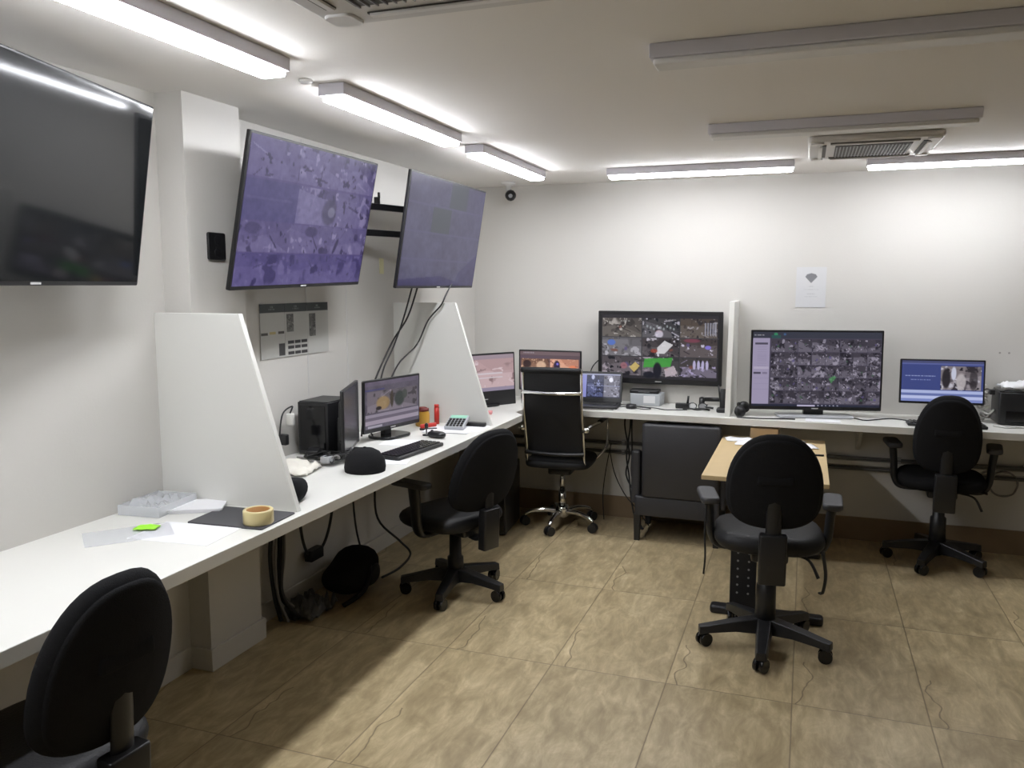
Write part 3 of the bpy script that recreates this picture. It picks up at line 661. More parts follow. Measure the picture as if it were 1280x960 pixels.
# chrome-framed chair in the corner
t = thing('office_chair', 'high-backed black chair with shiny chrome frame facing the corner monitors', 'chair', (-1.56, 5.385, 0), .05)
star_base(t, .262, -PI / 2 - .10, M_chr, True, .105)
obj('gas_column', MB().cyl((0, 0, .12), (0, 0, .26), .026).cyl((0, 0, .26), (0, 0, .40), .018), M_chr, t)
obj('mechanism', MB().rbox((0, 0, .41), (.16, .22, .05), .02), M_blk, t)
fn = lambda u, v, q: (u, v - .02, .475 + q + .25 * (v / .46 + .0) ** 2 * .1)
obj('seat', MB().pad(.45, .46, .05, fn, 5, edge=.2), M_lea, t)
def ch(z): # back line y as a function of height
    return -.26 - .12 * (z - .5) + .05 * math.exp(-((z - .62) / .12) ** 2)
fn = lambda u, v, q: (u * (1 - .03 * v), ch(.85 + v) + q, .85 + v)
obj('backrest', MB().pad(.385, .60, .022, fn, 9, edge=.12), M_lea, t)
obj('top_roll', MB().tube([(-.20, ch(1.13) - .01, 1.13), (0, ch(1.13) - .012, 1.132), (.20, ch(1.13) - .01, 1.13)], .019, 10), M_lea, t)
for s_ in (-1, 1):
    pts = [(s_ * .196, ch(z) - .006, z) for z in (1.14, 1.0, .85, .7, .6)] + [(s_ * .196, -.22, .52), (s_ * .196, -.15, .475), (s_ * .196, .0, .462), (s_ * .196, .2, .47)]
    obj('side_rail', MB().tube(pts, .0125, 8, flat=(.7, 1.3)), M_chr, t)
    arm = obj('armrest', MB().tube([(s_ * .215, ch(.74) - .0, .735), (s_ * .25, -.2, .755), (s_ * .285, -.10, .765), (s_ * .29, .08, .76), (s_ * .29, .14, .70), (s_ * .285, .12, .56), (s_ * .215, .10, .47)], .0105, 8), M_chr, t)
    obj('arm_pad', MB().tube([(s_ * .283, -.11, .772), (s_ * .29, .0, .774), (s_ * .29, .08, .768)], .016, 8, flat=(1.3, .7)), M_blk, arm)
    obj('joint', MB().cyl((s_ * .196, ch(.73), .73), (s_ * .24, ch(.73), .735), .018), M_chr, t)
for z in (.985, .565):
    obj('cross_bar', MB().tube([(-.20, ch(z) - .02, z), (-.06, ch(z) - .035, z - .004), (.06, ch(z) - .035, z - .004), (.20, ch(z) - .02, z)], .013, 8), M_chr if z > .8 else M_blk, t)

# armchair pushed under the back worktop
t = thing('armchair', 'low charcoal leather armchair pushed under the back worktop, seen from behind', 'armchair', (-.745, 5.45, 0), 0)
obj('backrest', MB().rbox((.02, -.20, .545), (.50, .10, .49), .03, rx=.03), M_glea, t)
obj('base_frame', MB().rbox((0, -.0, .235), (.55, .46, .13), .02), M_glea, t)
obj('seat_cushion', MB().rbox((0, .03, .345), (.42, .38, .12), .03), M_glea, t)
for s_ in (-1, 1):
    a = MB().prism([(-.20, .24), (.20, .24), (.20, .47), (-.16, .60), (-.20, .60)], lambda u, v, q, s_=s_: (s_ * (.245 + q), u, v), 0, .06)
    obj('arm', a, M_glea, t, bevel=.015)
    for y in (-.21, .19): obj('leg', MB().box((s_ * .255, y, .09), (.035, .035, .18), taper=(1.25, 1.25)), M_blk, t, bevel=.002)

# small wooden table
t = thing('side_table', 'small light wood table with dark pedestal standing out from the back worktop', 'table', (-.165, 4.75, 0))
obj('tabletop', MB().box((0, -.01, .712), (.608, 1.19, .024)), M_wood, t, bevel=.003)
for y in (-.56, .50):
    b = MB().box((-.085, y, .37), (.128, .04, .66)); pp = obj('pedestal', b, M_dmet, t, bevel=.004)
    if y < 0:
        h = MB()
        for k in range(7):
            for x in (-.112, -.058): h.cyl((x, y - .0215, .12 + k * .042), (x, y - .019, .12 + k * .042), .0055, seg=10)
        obj('holes', h, M_gmet, pp)
    obj('foot', MB().rbox((.03, y, .02), (.55, .075, .04), .02), M_dmet, t)
obj('under_rail', MB().box((-.085, -.06, .685), (.06, 1.1, .03)), M_dmet, t)

# ------------------------------------------------------------------ printed sheets and plates
M_print = print_mat('printed_paper')
def sheet(name, label, pic, w_, h_, loc, yaw):
    o = picture(name, pic, w_, h_, M_print); o.location = loc; o.rotation_euler = (0, 0, yaw)
    s_ = o.modifiers.new('solid', 'SOLIDIFY'); s_.thickness = .001; s_.offset = -1
    return o
p = Pic(80, 104, (226, 226, 228))
p.a[:] = (206, 206, 207)
for r_, al in ((.17, .8),): 
    p.poly([(.5, .40), (.30, .24), (.36, .18), (.5, .155), (.64, .18), (.70, .24)][::1], (120, 120, 124), .9)
p.text(.42, .47, .60, .02, (180, 180, 182), 3); p.text(.26, .545, .76, .022, (186, 186, 188), 4); p.text(.38, .65, .64, .02, (180, 180, 182), 5); p.text(.30, .72, .72, .022, (186, 186, 188), 6)
o = sheet('notice', '', p, .185, .262, (.02, YB - .003, 1.665), 0); tag(o, 'pale printed notice with a wireless symbol high on the back wall', 'notice')
def dark_header(seed):
    p = Pic(60, 84, (184, 184, 179)); p.rect(0, 0, 1, .165, (52, 58, 58)); p.text(.42, .05, .54, .035, (120, 128, 126), seed); p.text(.35, .10, .62, .02, (110, 118, 116), seed + 1); return p
ps = [dark_header(1), dark_header(3), dark_header(5)]
ps[0].rect(.03, .52, .30, .57, (66, 62, 56)); ps[0].rect(.36, .515, .62, .56, (176, 160, 110)); ps[0].rect(.72, .51, .97, .56, (66, 62, 56)); ps[0].rect(.74, .74, .99, .97, (64, 64, 64)); ps[0].noise(8, 30, 2, .74, .74, .99, .97)
ps[1].view(.08, .20, .38, .54, 7, (84, 84, 82), (150, 150, 146), (44, 44, 44), 6)
for r_ in range(3):
    for c_ in range(3): ps[1].rect(.12 + c_ * .29, .70 + r_ * .1, .38 + c_ * .29, .76 + r_ * .1, (48, 46, 48))
ps[2].view(.08, .22, .38, .66, 9, (92, 92, 90), (150, 150, 146), (44, 44, 44), 6)
lb = ('left printed sheet of the three under the purple television, with a yellow bar', 'middle printed sheet of the three under the purple television, with rows of black boxes', 'right printed sheet of the three under the purple television, with one dark picture column')
for i in range(3):
    o = sheet('poster', '', ps[i], .188, .256, (XL - .02 + .004, 3.235 + .19 * i, 1.464), PI / 2); tag(o, lb[i], 'poster', 'printed sheets on the left wall')
t = thing('socket_plate', 'black double socket plate on the white wall column', 'socket', (XC, 2.686, 1.831), PI / 2)
obj('plate', MB().rbox((0, -.006, 0), (.10, .108, .012), .008, rx=PI / 2), M_blk, t)
for dz in (-.024, .024): obj('socket', MB().cyl((0, -.0135, dz), (0, -.011, dz), .019, seg=6), M_dmet, t)
o = obj('sticker', MB().box((0, 0, 0), (.002, .05, .09)), mat('pale_yellow_label', (.75, .72, .45, 1), .6), loc=(XL - .018, 4.30, 1.79)); tag(o, 'small pale yellow label on the wall beside the right purple television', 'label')
for k, x in enumerate((.0, .05)):
    o = obj('wall_hole', MB().cyl((0, 0, 0), (0, -.003, 0), .006, seg=10), M_tray, loc=(1.13 + x, YB, 1.265)); tag(o, ('left', 'right')[k] + ' one of two small plugged screw holes in the back wall above the printer', 'hole', 'screw holes above the right monitor')

# ------------------------------------------------------------------ things on the left worktop
Z = ZD
t = thing('computer_tower', 'black mini tower computer on the left worktop behind the near divider', 'computer', (-2.235, 3.475, Z))
obj('case', MB().rbox((0, 0, .133), (.17, .23, .256), .006), M_blk, t)
obj('top_panel', MB().box((0, 0, .263), (.16, .21, .004)), M_dmet, t)
obj('front_panel', MB().box((0, -.117, .135), (.14, .004, .22)), M_blkg, t)
t = thing('power_adapter', 'white plug adapter hanging with its cable beside the computer tower', 'adapter', (-2.30, 3.27, Z))
obj('plug', MB().rbox((0, 0, .19), (.035, .03, .055), .008), M_cwhite, t)
obj('plug', MB().rbox((-.005, -.05, .10), (.045, .03, .05), .008), M_blk, t, label='black plug')
obj('cord', MB().tube([(0, 0, .22), (.0, .02, .25), (-.02, -.03, .22), (-.02, -.06, .12), (-.01, -.08, .03), (0.0, -.07, .01)], .004, 6), M_cable, t)

def crumple(name, label, cat, loc, sx, sy, h, seed, m=M_paper, rz=0, group=None, n=12):
    r = random.Random(seed); V = []; F = []
    for j in range(n):
        for i in range(n):
            e = min(i, j, n - 1 - i, n - 1 - j); V.append(((i / (n - 1) - .5) * sx * (1 + r.uniform(-.03, .03)), (j / (n - 1) - .5) * sy * (1 + r.uniform(-.03, .03)), .003 + h * r.random() * (1 if e else .4)))
    for j in range(n - 1):
        for i in range(n - 1): F.append((j * n + i, j * n + i + 1, (j + 1) * n + i + 1, (j + 1) * n + i))
    o = obj(name, MB().add(V, F, True), m, loc=loc, rz=rz); s_ = o.modifiers.new('solid', 'SOLIDIFY'); s_.thickness = .0012
    return tag(o, label, cat, group)
def page(label, x, y, sx, sy, rz, z=0, m=M_paper, stack=1, group='loose papers on the worktop'):
    b = MB()
    for k in range(stack): b.box((.002 * (k % 3), -.002 * (k % 2), .0008 + k * .0016), (sx, sy, .0014), rz=.03 * (k % 3 - 1))
    return tag(obj('paper_stack' if stack > 1 else 'sheet_of_paper', b, m, loc=(x, y, Z + z), rz=rz), label, 'paper', group)
# near-left group, in front of the divider
o = obj('clipboard', MB().rbox((0, 0, .003), (.30, .215, .006), .008), M_mat, loc=(-1.865, 2.345, Z), rz=.06)
tag(o, 'dark grey clipboard lying at the foot of the near divider', 'clipboard')
t = thing('tape_roll', 'roll of amber packing tape on the dark clipboard', 'tape', (-1.765, 2.305, Z + .006))
obj('tape', MB().lathe([(.040, 0), (.050, 0), (.052, .003), (.052, .045), (.050, .048), (.040, .048), (.040, .001)], seg=32), M_tape, t)
obj('core', MB().lathe([(.036, .001), (.040, .001), (.040, .047), (.036, .047), (.036, .002)], seg=32), M_tapei, t)
page('white sheet of paper in front of the dark clipboard', -1.93, 2.135, .30, .20, .12)
page('stack of white papers at the wall end of the near worktop', -2.12, 2.40, .21, .15, .5, 0, stack=9)
t = thing('plastic_tray', 'clear plastic tray of crumpled packaging against the near divider', 'tray', (-2.24, 2.345, Z), .1)
obj('tray', MB().box((0, 0, .003), (.17, .22, .004)).box((-.084, 0, .02), (.003, .22, .035)).box((.084, 0, .02), (.003, .22, .035)).box((0, -.109, .02), (.17, .003, .035)).box((0, .109, .02), (.17, .003, .035)), M_clear, t)
crumple('clear_wrapper', 'crumpled clear plastic wrapping in the tray', 'wrapper', (-2.245, 2.35, Z + .004), .15, .19, .04, 4, M_clear)
o = page('clear plastic folder lying on the worktop nearest the camera', -2.10, 2.06, .27, .17, .9, m=M_clear)
crumple('sticky_note', 'crumpled bright green sticky note on the clear plastic folder', 'note', (-2.085, 2.125, Z + .002), .075, .05, .012, 6, M_green, .4, n=6)
# beyond the divider
t = thing('cap', 'black cap lying on the left worktop in front of the switched-off monitor', 'cap', (-1.835, 3.16, Z), math.radians(200))
obj('crown', MB().lathe([(.090, 0), (.093, .02), (.088, .055), (.066, .086), (.04, .100), (.01, .105), (.002, .105)], seg=28), M_fab, t)
fn = lambda u, v, q: (u, v - .10, .012 + q - 1.4 * u * u * .9 + .004)
obj('brim', MB().pad(.15, .12, .006, fn, 2.2), M_fab, t)
obj('button', MB().lathe([(.007, .103), (.007, .108), (.002, .110)]), M_fab, t)
o = obj('pouch', MB().pad(.11, .17, .085, lambda u, v, q: (u, v, .043 + q * (1 - .25 * (v / .085))), 2.3, edge=.5), M_fab, loc=(-1.845, 2.62, Z), rz=.3); tag(o, 'black rounded pouch half hidden behind the near divider', 'pouch')
crumple('crumpled_paper', 'crumpled cream paper and wrapping in front of the black computer tower', 'paper', (-2.15, 3.03, Z), .24, .20, .04, 9, M_paper2, .2)
crumple('crumpled_paper', 'crumpled cream paper heap just behind the near divider on the left worktop', 'paper', (-2.16, 2.84, Z), .2, .2, .04, 12, M_paper2, .5)
t = thing('cable_heap', 'tangle of black cables and adapters below the computer tower on the left worktop', 'cables', (-2.08, 3.24, Z + .012))
r = random.Random(3)
for k in range(5):
    pts = [(r.uniform(-.13, .10), r.uniform(-.1, .1), .006 + r.uniform(0, .03)) for _ in range(7)]
    obj('cord', MB().tube(pts, .0045, 6), M_cable if k < 4 else M_cgrey, t)
obj('adapter', MB().rbox((-.09, .02, .025), (.06, .1, .035), .008, rz=.4), M_blk, t)
obj('adapter', MB().rbox((.03, -.05, .018), (.05, .05, .03), .008), M_silver, t, label='small silver adapter')
# keyboard
t = thing('keyboard', 'black keyboard lying along the front edge of the left worktop', 'keyboard', (-1.83, 3.60, Z), math.radians(84))
obj('case', MB().rbox((0, 0, .009), (.42, .14, .018), .012), M_blk, t)
k_ = MB()
for r_ in range(5):
    for c_ in range(18): k_.box((-.187 + c_ * .022, .048 - r_ * .023, .0205), (.018, .018, .006), taper=(.8, .8))
obj('keys', k_, M_blkg, t)
page('white sheet of paper under the lit left monitor', -1.985, 3.80, .20, .16, .2)
page('stack of white papers beyond the keyboard near the calculator', -1.90, 4.22, .26, .2, .15, 0, stack=4)
page('white sheet under the calculator at the foot of the far divider', -1.80, 4.33, .15, .21, .1)
t = thing('computer_mouse', 'black computer mouse on the papers beyond the keyboard', 'mouse', (-1.87, 3.99, Z), math.radians(80))
obj('body', MB().pad(.062, .11, .034, lambda u, v, q: (u, v, .018 + q), 2.4, edge=.4), M_blk, t)
obj('wheel', MB().cyl((-.004, .03, .034), (.004, .03, .034), .008), M_dmet, t)
t = thing('desk_microphone', 'tiny black stand microphone beside the computer mouse', 'microphone', (-1.95, 4.03, Z + .0016))
obj('foot', MB().lathe([(.022, 0), (.022, .006), (.004, .009), (.004, .04), (.002, .04)]), M_blk, t)
obj('head', MB().lathe([(.002, .036), (.01, .04), (.011, .06), (.006, .068), (.002, .07)]), M_blk, t)
t = thing('calculator', 'grey desk calculator with pale green display by the far divider', 'calculator', (-1.875, 4.28, Z + .008), math.radians(8))
obj('body', MB().box((0, 0, .03), (.115, .15, .022), rx=.30), M_silver, t, bevel=.004)
obj('display', MB().box((0, .045, .0565), (.095, .034, .003), rx=.30), M_lcd, t)
k_ = MB()
for r_ in range(4):
    for c_ in range(5):
        yy = .01 - r_ * .024; k_.box((-.04 + c_ * .02, yy, .0435 + yy * .31), (.015, .015, .005), rx=.30)
obj('keys', k_, M_blkg, t)
t = thing('jar', 'mustard coloured jar with dark red lid beside the lit left monitor', 'jar', (-2.11, 4.31, Z))
obj('glass', MB().lathe([(.038, 0), (.042, .006), (.042, .075), (.036, .088), (.036, .09), (.002, .09)]), M_mustard, t)
obj('lid', MB().lathe([(.038, .09), (.038, .104), (.02, .112), (.002, .112)]), mat('dark_red_lid', rgb(110, 36, 28), .5), t)
t = thing('glue_stick', 'small upright red tube standing against the far divider', 'tube', (-2.06, 4.40, Z))
obj('tube', MB().cyl((0, 0, 0), (0, 0, .10), .015), M_red, t)
obj('cap', MB().cyl((0, 0, .10), (0, 0, .118), .014), M_red, t)
t = thing('stapler', 'small red stapler lying beside the mustard jar', 'stapler', (-2.02, 4.20, Z), .5)
obj('base', MB().rbox((0, 0, .005), (.10, .03, .01), .008), M_blk, t); obj('arm', MB().rbox((0, 0, .026), (.095, .026, .022), .01, ry=-.12), M_red, t)
o = obj('speaker_bar', MB().rbox((0, 0, .012), (.17, .04, .024), .012), M_blk, loc=(-1.83, 4.40, Z)); tag(o, 'slim black bar lying at the foot of the far divider', 'bar')
o = obj('pen', MB().cyl((0, 0, .0065), (.12, .03, .0065), .005, .004), M_cwhite, loc=(-1.97, 4.36, Z)); tag(o, 'white pen on the worktop behind the calculator', 'pen')
page('sheet of paper near the cap under the front of the keyboard', -1.80, 3.36, .14, .10, .3)
o = obj('notepad', MB().rbox((0, 0, .008), (.09, .07, .016), .004), M_pink, loc=(-1.93, 4.86, Z), rz=.3); tag(o, 'small pink notepad beyond the far divider', 'notepad')

# ------------------------------------------------------------------ things on the back worktop
t = thing('recorder', 'pale grey box under the back wall television', 'recorder', (-1.02, 5.63, Z), -.04)
obj('case', MB().rbox((0, 0, .042), (.21, .15, .080), .006), mat('pale_grey_case', (.42, .44, .46, 1), .45), t)
obj('front_label', MB().box((.03, -.0765, .045), (.08, .002, .05)), M_white_key, t)
t = thing('router', 'slim black device lying on top of the pale grey box', 'router', (-1.035, 5.63, Z + .082), .02)
obj('case', MB().rbox((0, 0, .012), (.20, .12, .024), .01), M_blk, t); obj('lights', MB().box((0, -.0615, .012), (.08, .002, .003)), M_gmet, t)
t = thing('webcam', 'small round black webcam on its side beside the laptop', 'webcam', (-1.085, 5.40, Z))
obj('body', MB().lathe([(.035, 0), (.038, .012), (.032, .03), (.002, .033)]), M_blk, t)
obj('cord', MB().tube([(.03, -.01, .006), (.09, -.03, .004), (.13, .0, .004), (.10, .04, .004), (-.02, .06, .004), (-.10, .03, .004)], .003, 6), M_cable, t)
def wire(name, label, pts, r_=.003, m=M_cable, cat='cable', group=None):
    o0 = Vector(pts[0]); o = obj(name, MB().tube([Vector(p_) - o0 for p_ in pts], r_, 6), m, loc=o0); return tag(o, label, cat, group)
wire('cable', 'pale cable looping on the worktop in front of the laptop', [(-1.40, 5.26, Z + .004), (-1.34, 5.245, Z + .004), (-1.26, 5.26, Z + .004), (-1.22, 5.28, Z + .004), (-1.18, 5.27, Z + .004)], .0035, M_cgrey)
wire('cable', 'thin cable curving across the worktop in front of the pale grey box', [(-1.20, 5.52, Z + .004), (-1.12, 5.53, Z + .004), (-1.0, 5.47, Z + .004), (-.93, 5.45, Z + .004), (-.86, 5.40, Z + .004), (-.80, 5.42, Z + .004), (-.72, 5.44, Z + .004)], .003)
wire('cable', 'black cable rising from the laptop to the back wall television', [(-1.44, 5.60, Z + .006), (-1.46, 5.70, Z + .08), (-1.44, 5.70, 1.08), (-1.37, 5.70, 1.16), (-1.30, 5.70, 1.2)], .004)
t = thing('radio', 'small black handheld radio lying with its cord below the right end of the wall television', 'radio', (-.76, 5.53, Z), .2)
obj('body', MB().rbox((0, 0, .018), (.10, .05, .034), .01), M_blk, t); obj('antenna', MB().cyl((.03, 0, .03), (.035, .0, .085), .008, .006), M_blk, t)
t = thing('glasses', 'black framed glasses lying open on the back worktop', 'glasses', (-.66, 5.50, Z), .1)
for s_ in (-1, 1):
    obj('rim', MB().tube([(s_ * .033 + .027 * math.cos(a), 0, .024 + .021 * math.sin(a)) for a in [k * PI / 5 for k in range(10)]], .0032, 6, closed=True), M_blk, t)
    obj('lens', MB().cyl((s_ * .033, -.001, .024), (s_ * .033, .001, .024), .024), M_clear, t)
    obj('temple', MB().tube([(s_ * .062, 0, .032), (s_ * .064, .06, .03), (s_ * .06, .12, .008)], .003, 6), M_blk, t)
wire('cable', 'black cord bunched in front of the glasses', [(-.75, 5.47, Z + .005), (-.70, 5.45, Z + .012), (-.66, 5.46, Z + .006), (-.61, 5.44, Z + .014), (-.58, 5.47, Z + .006), (-.62, 5.48, Z + .01), (-.68, 5.47, Z + .008)], .006)
def headset(label, x, y, rz, sc=1.0, lying=True):
    t = thing('headset', label, 'headset', (x, y, Z), rz)
    for s_ in (-1, 1):
        e = obj('ear_cup', MB().lathe([(.002, -.018), (.034, -.016), (.040, -.004), (.040, .008), (.032, .018), (.002, .018)], (0, 0, 0), R=Matrix.Rotation(PI / 2, 3, 'Y')), M_blk, t, loc=(s_ * .075 * sc, 0, .042))
    obj('headband', MB().tube([(-.08 * sc, .0, .05), (-.075 * sc, .06, .055), (0, .11 * sc, .05), (.075 * sc, .06, .055), (.08 * sc, 0, .05)], .008, 8, flat=(1, 1.8)), M_blk, t)
    obj('microphone', MB().tube([(-.075 * sc, -.01, .03), (-.05, -.05, .02), (0, -.06, .015)], [.004, .004, .008], 6), M_blk, t)
    return t
headset('black headset on the back worktop left of the narrow divider', -.565, 5.56, .15)
t = thing('desk_phone', 'black cordless phone standing in its base against the narrow divider', 'phone', (-.492, 5.46, Z), 0)
obj('base', MB().rbox((0, -.01, .014), (.075, .09, .028), .015), M_blk, t)
obj('handset', MB().rbox((0, .01, .085), (.042, .026, .13), .01, rx=-.15), M_blk, t); obj('antenna', MB().cyl((-.02, .03, .06), (-.035, .035, .17), .006, .005), M_blk, t)
t = thing('headset', 'round black headset resting against the left edge of the large monitor', 'headset', (-.345, 5.30, Z), .5)
for dx in (-.02, .03): obj('ear_cup', MB().lathe([(.002, -.014), (.034, -.012), (.038, 0), (.034, .012), (.002, .014)], R=Matrix.Rotation(PI / 2 - .4, 3, 'X')), M_blk, t, loc=(dx, .04 + dx, .04 + dx * .4))
obj('headband', MB().tube([(-.02, .05, .06), (.0, .09, .075), (.04, .09, .06), (.045, .07, .04)], .006, 6), M_blk, t)
wire('cable', 'grey and black cable looping in front of the large monitor', [(-.36, 5.27, Z + .005), (-.38, 5.24, Z + .005), (-.30, 5.23, Z + .005), (-.18, 5.25, Z + .005), (-.10, 5.27, Z + .005), (-.04, 5.28, Z + .005)], .004)
page('white sheets of paper in front of the large monitor', .12, 5.30, .20, .11, .02, stack=2)
wire('cable', 'black cable trailing from the large monitor towards the blue-page monitor', [(.30, 5.45, Z + .005), (.36, 5.38, Z + .005), (.42, 5.42, Z + .005), (.52, 5.50, Z + .005), (.62, 5.45, Z + .005)], .004)
t = thing('keyboard', 'black keyboard under the blue-page monitor', 'keyboard', (.80, 5.34, Z), 0)
obj('case', MB().rbox((0, 0, .009), (.42, .13, .018), .012), M_blk, t)
k_ = MB()
for r_ in range(5):
    for c_ in range(18): k_.box((-.187 + c_ * .022, .044 - r_ * .022, .0205), (.018, .018, .006), taper=(.8, .8))
obj('keys', k_, M_blkg, t)
# right-edge equipment
t = thing('printer', 'black box-shaped printer at the right edge of the back worktop', 'printer', (1.275, 5.60, Z), 0)
obj('body', MB().rbox((0, 0, .10), (.36, .22, .19), .012), M_blk, t)
obj('lid', MB().rbox((0, 0, .199), (.35, .21, .012), .012), M_blkg, t)
obj('front_tray', MB().box((0, -.112, .05), (.28, .006, .07)), M_blkg, t)
crumple('plastic_bag', 'crumpled pale plastic bag on top of the black printer', 'bag', (1.28, 5.60, Z + .208), .33, .2, .055, 21, M_paper)
t = thing('cable_heap', 'pile of pale cables between the blue-page monitor and the printer', 'cables', (1.035, 5.60, Z))
r = random.Random(8)
for k in range(9):
    c0 = (r.uniform(-.02, .02), r.uniform(-.03, .04), .02 + k * .024); R0 = r.uniform(.025, .05)
    obj('coil', MB().tube([(c0[0] + R0 * math.cos(a) * .8, c0[1] + R0 * math.sin(a), max(.008, c0[2] + .012 * math.sin(2 * a + k))) for a in [q * PI / 4 for q in range(8)]], .006, 6, closed=True), (M_cwhite, M_cgrey, M_cwhite)[k % 3], t)
obj('plug', MB().rbox((.03, -.05, .19), (.03, .05, .03), .008), M_blk, t, label='black plug')
wire('cable', 'pale cable lying in front of the printer', [(1.06, 5.42, Z + .006), (1.12, 5.36, Z + .006), (1.2, 5.40, Z + .006), (1.28, 5.36, Z + .006), (1.36, 5.40, Z + .006)], .005, M_cwhite)

# things on the wooden table
ZT = .724
t = thing('cardboard_box', 'small closed cardboard box on the wooden table', 'box', (-.215, 5.28, ZT), -.06)
obj('carton', MB().box((0, 0, .036), (.165, .105, .072)), M_card, t, bevel=.001)
obj('tape', MB().box((0, 0, .0727), (.165, .022, .0008)), M_woode, t)
def tpaper(label, x, y, sx, sy, rz, z=0, seed=1, h=.012):
    return crumple('sheet_of_paper', label, 'paper', (x, y, ZT + z), sx, sy, h, seed, M_paper, rz, 'loose papers on the wooden table', n=6)
tpaper('white paper left of the cardboard box on the wooden table', -.36, 5.19, .17, .13, .3, 0, 31)
tpaper('white paper lying in front of the cardboard box, half hidden by the chair back', -.24, 5.06, .26, .15, -.1, 0, 32)
tpaper('white paper right of the cardboard box on the wooden table', -.06, 5.22, .15, .12, -.4, .0, 33)
tpaper('white paper nearest the right edge of the wooden table', .0, 5.07, .17, .14, .35, 0, 34)
t = thing('pen', 'dark pen on the wooden table to the right of the chair back', 'pen', (.045, 4.82, ZT), .2)
obj('barrel', MB().cyl((0, 0, .0055), (.05, 0, .0055), .005), M_blk, t); obj('cap', MB().cyl((.05, 0, .0055), (.08, 0, .0055), .0055), M_dmet, t)

# ------------------------------------------------------------------ cables and trays under the worktops
for z, lb in ((.555, 'upper dark conduit running along the back wall under the worktop'), (.485, 'lower dark conduit running along the back wall under the worktop')):
    t = thing('conduit', lb, 'conduit', (0, YB - .03, z), 0, 'conduits under the back worktop')
    obj('pipe', MB().cyl((-2.2, 0, 0), (XR - .1, 0, 0), .012, seg=12), M_pipe, t)
    for x in (-1.2, -.3, .6, 1.5): obj('clip', MB().box((x, .01, 0), (.02, .042, .034)), M_gmet, t)
t = thing('cable_channel', 'grey cable channel fixed between the two conduits', 'channel', (0, YB - .0125, .52), 0)
obj('channel', MB().box((.25, 0, 0), (4.6, .025, .036)), M_tray, t, bevel=.003); obj('cover', MB().box((.25, -.013, 0), (4.6, .003, .026)), M_edge, t)
o = obj('cable', MB().tube([(.078 * math.cos(a), -.008 * (k % 3), .078 * math.sin(a)) for k, a in enumerate([q * PI / 8 for q in range(30)])], .006, 6).tube([(-.14, 0, .06), (-.05, -.01, .09), (.04, 0, .10), (.10, 0, .12)], .006, 6).tube([(-.25, -.02, -.04), (-.14, -.01, .04), (-.05, 0, .1)], .006, 6), M_cgrey, loc=(1.195, YB - .02, .45))
tag(o, 'coiled grey cable hanging on the back wall at the right', 'cable')
for i, (x0, x1, lb) in enumerate(((-1.16, -1.06, 'left black cable hanging from the back worktop beside the armchair'), (-1.12, -1.05, 'right black cable hanging from the back worktop beside the armchair'), (-1.14, -1.10, 'middle black cable hanging from the back worktop beside the armchair'))):
    wire('cable', lb, [(x0, 5.62, ZD - TD), (x0 - .01 + .01 * i, 5.60, .70), (x0 + .03 - .02 * i, 5.58, .5), (x0 + .01, 5.58, .35), (x1, 5.52, .20), (x1 + .02 * i, 5.48, .05), (x1 + .05, 5.46, .007)], .006, group='cables hanging beside the armchair')
wire('cable', 'thin black cable drooping from behind the chrome-framed chair to the floor', [(-1.28, 5.62, .52), (-1.24, 5.6, .36), (-1.16, 5.57, .22), (-1.06, 5.54, .12), (-.98, 5.56, .008)], .004)
wire('cable', 'short black cable with an adapter hanging under the worktop behind the chrome-framed chair', [(-1.27, 5.62, .56), (-1.30, 5.62, .40), (-1.32, 5.60, .2), (-1.31, 5.60, .008)], .004)
# television cables
wire('cable', 'left black cable hanging from the corner television to the lit monitor', [(-2.10, 4.20, 1.70), (-2.16, 4.19, 1.50), (-2.19, 4.12, 1.34), (-2.21, 4.02, 1.20), (-2.22, 3.95, .98), (-2.24, 3.93, ZD + .006)], .005, group='cables of the corner television')
wire('cable', 'middle black cable hanging from the corner television to the lit monitor', [(-2.10, 4.27, 1.70), (-2.17, 4.26, 1.5), (-2.20, 4.12, 1.36), (-2.23, 3.97, 1.16), (-2.25, 3.88, .98), (-2.26, 3.86, ZD + .006)], .005, group='cables of the corner television')
wire('cable', 'right black cable curving from the corner television down across the far divider', [(-2.02, 4.55, 1.69), (-2.005, 4.42, 1.615), (-2.03, 4.41, 1.56), (-2.11, 4.40, 1.47), (-2.165, 4.36, 1.33), (-2.22, 4.22, 1.22), (-2.25, 4.12, 1.05), (-2.26, 4.08, ZD + .006)], .005, group='cables of the corner television')
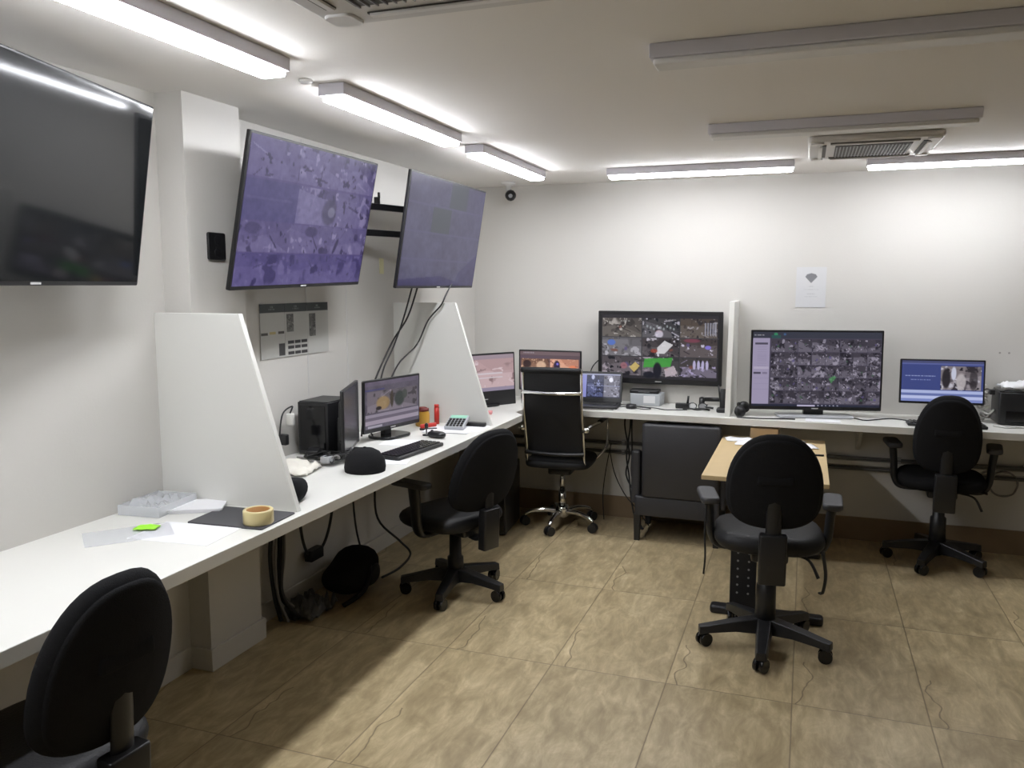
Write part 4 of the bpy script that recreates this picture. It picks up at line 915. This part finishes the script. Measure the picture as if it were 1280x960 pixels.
# under the left worktop
wx = XLOW
t = thing('cable_bundle', 'thick bundle of grey cables hanging from the worktop to the floor behind the column', 'cables', (wx + .07, 3.28, ZD - TD - .002))
for k in range(6):
    a = k * 1.05; dx, dy = .022 * math.cos(a), .022 * math.sin(a)
    obj('cord', MB().tube([(dx, dy, 0), (dx + .02, .02 + dy, -.2), (dx * 1.4, .03 + dy * 2, -.45), (.02 + dx, .0 + dy, -.65), (.05 + dx * 2, .06 + dy * 3, -.79)], .007 if k % 2 else .010, 6), (M_cable, M_cgrey)[k % 2], t)
t = thing('power_strip', 'dark cable loop and adapters hanging under the left worktop', 'adapters', (wx + .05, 3.66, .34))
obj('adapter', MB().rbox((0, 0, -.10), (.05, .12, .06), .01), M_dmet, t)
obj('cord', MB().tube([(0, -.12, .46), (0, -.12, .1), (0, -.06, -.08), (0, .05, -.10), (0, .14, -.02), (0, .2, .15), (0, .25, .46)], .008, 6), M_cable, t)
wire('cable', 'black cable with a plug hanging straight down under the left worktop', [(wx + .05, 4.08, ZD - TD - .002), (wx + .05, 4.07, .55), (wx + .05, 4.08, .36), (wx + .06, 4.10, .20), (wx + .08, 4.14, .05)], .006)
wire('cable', 'black cable sweeping out onto the floor under the left worktop', [(wx + .05, 4.33, ZD - TD - .002), (wx + .05, 4.33, .5), (wx + .06, 4.34, .25), (wx + .18, 4.40, .10), (wx + .24, 4.42, .02), (wx + .28, 4.2, .008), (wx + .26, 4.02, .008)], .007)
# bag on floor
t = thing('backpack', 'black backpack slumped on the floor under the left worktop', 'bag', (-2.31, 3.80, 0), .12)
obj('body', MB().pad(.44, .24, .22, lambda u, v, q: (q, u + .25 * v, .115 + v * (.8 + .9 * u) + .012 * math.sin(22 * u)), 2.2, edge=.5), M_fab, t)
obj('pocket', MB().pad(.18, .11, .05, lambda u, v, q: (.10 + q, u + .05, .085 + v), 2.6, edge=.4), M_lea, t)
obj('strap', MB().tube([(.04, .10, .21), (.11, .0, .13), (.12, -.12, .05), (.06, -.24, .012)], .014, 6, flat=(1, .35)), M_lea, t)
crumple('crumpled_bag', 'crumpled dark plastic bag on the floor between the cable bundle and the backpack', 'bag', (-2.36, 3.46, 0), .2, .26, .09, 41, M_crump)
# tower on the floor under the corner
t = thing('computer_tower', 'black computer tower on the floor under the corner worktop behind the low chair', 'computer', (-1.96, 5.2, 0), .1)
obj('case', MB().rbox((0, 0, .23), (.19, .42, .44), .008), M_blk, t); obj('front_panel', MB().box((0, -.212, .23), (.17, .004, .40)), M_blkg, t)
obj('feet', MB().box((0, 0, .005), (.15, .36, .01)), M_blk, t)
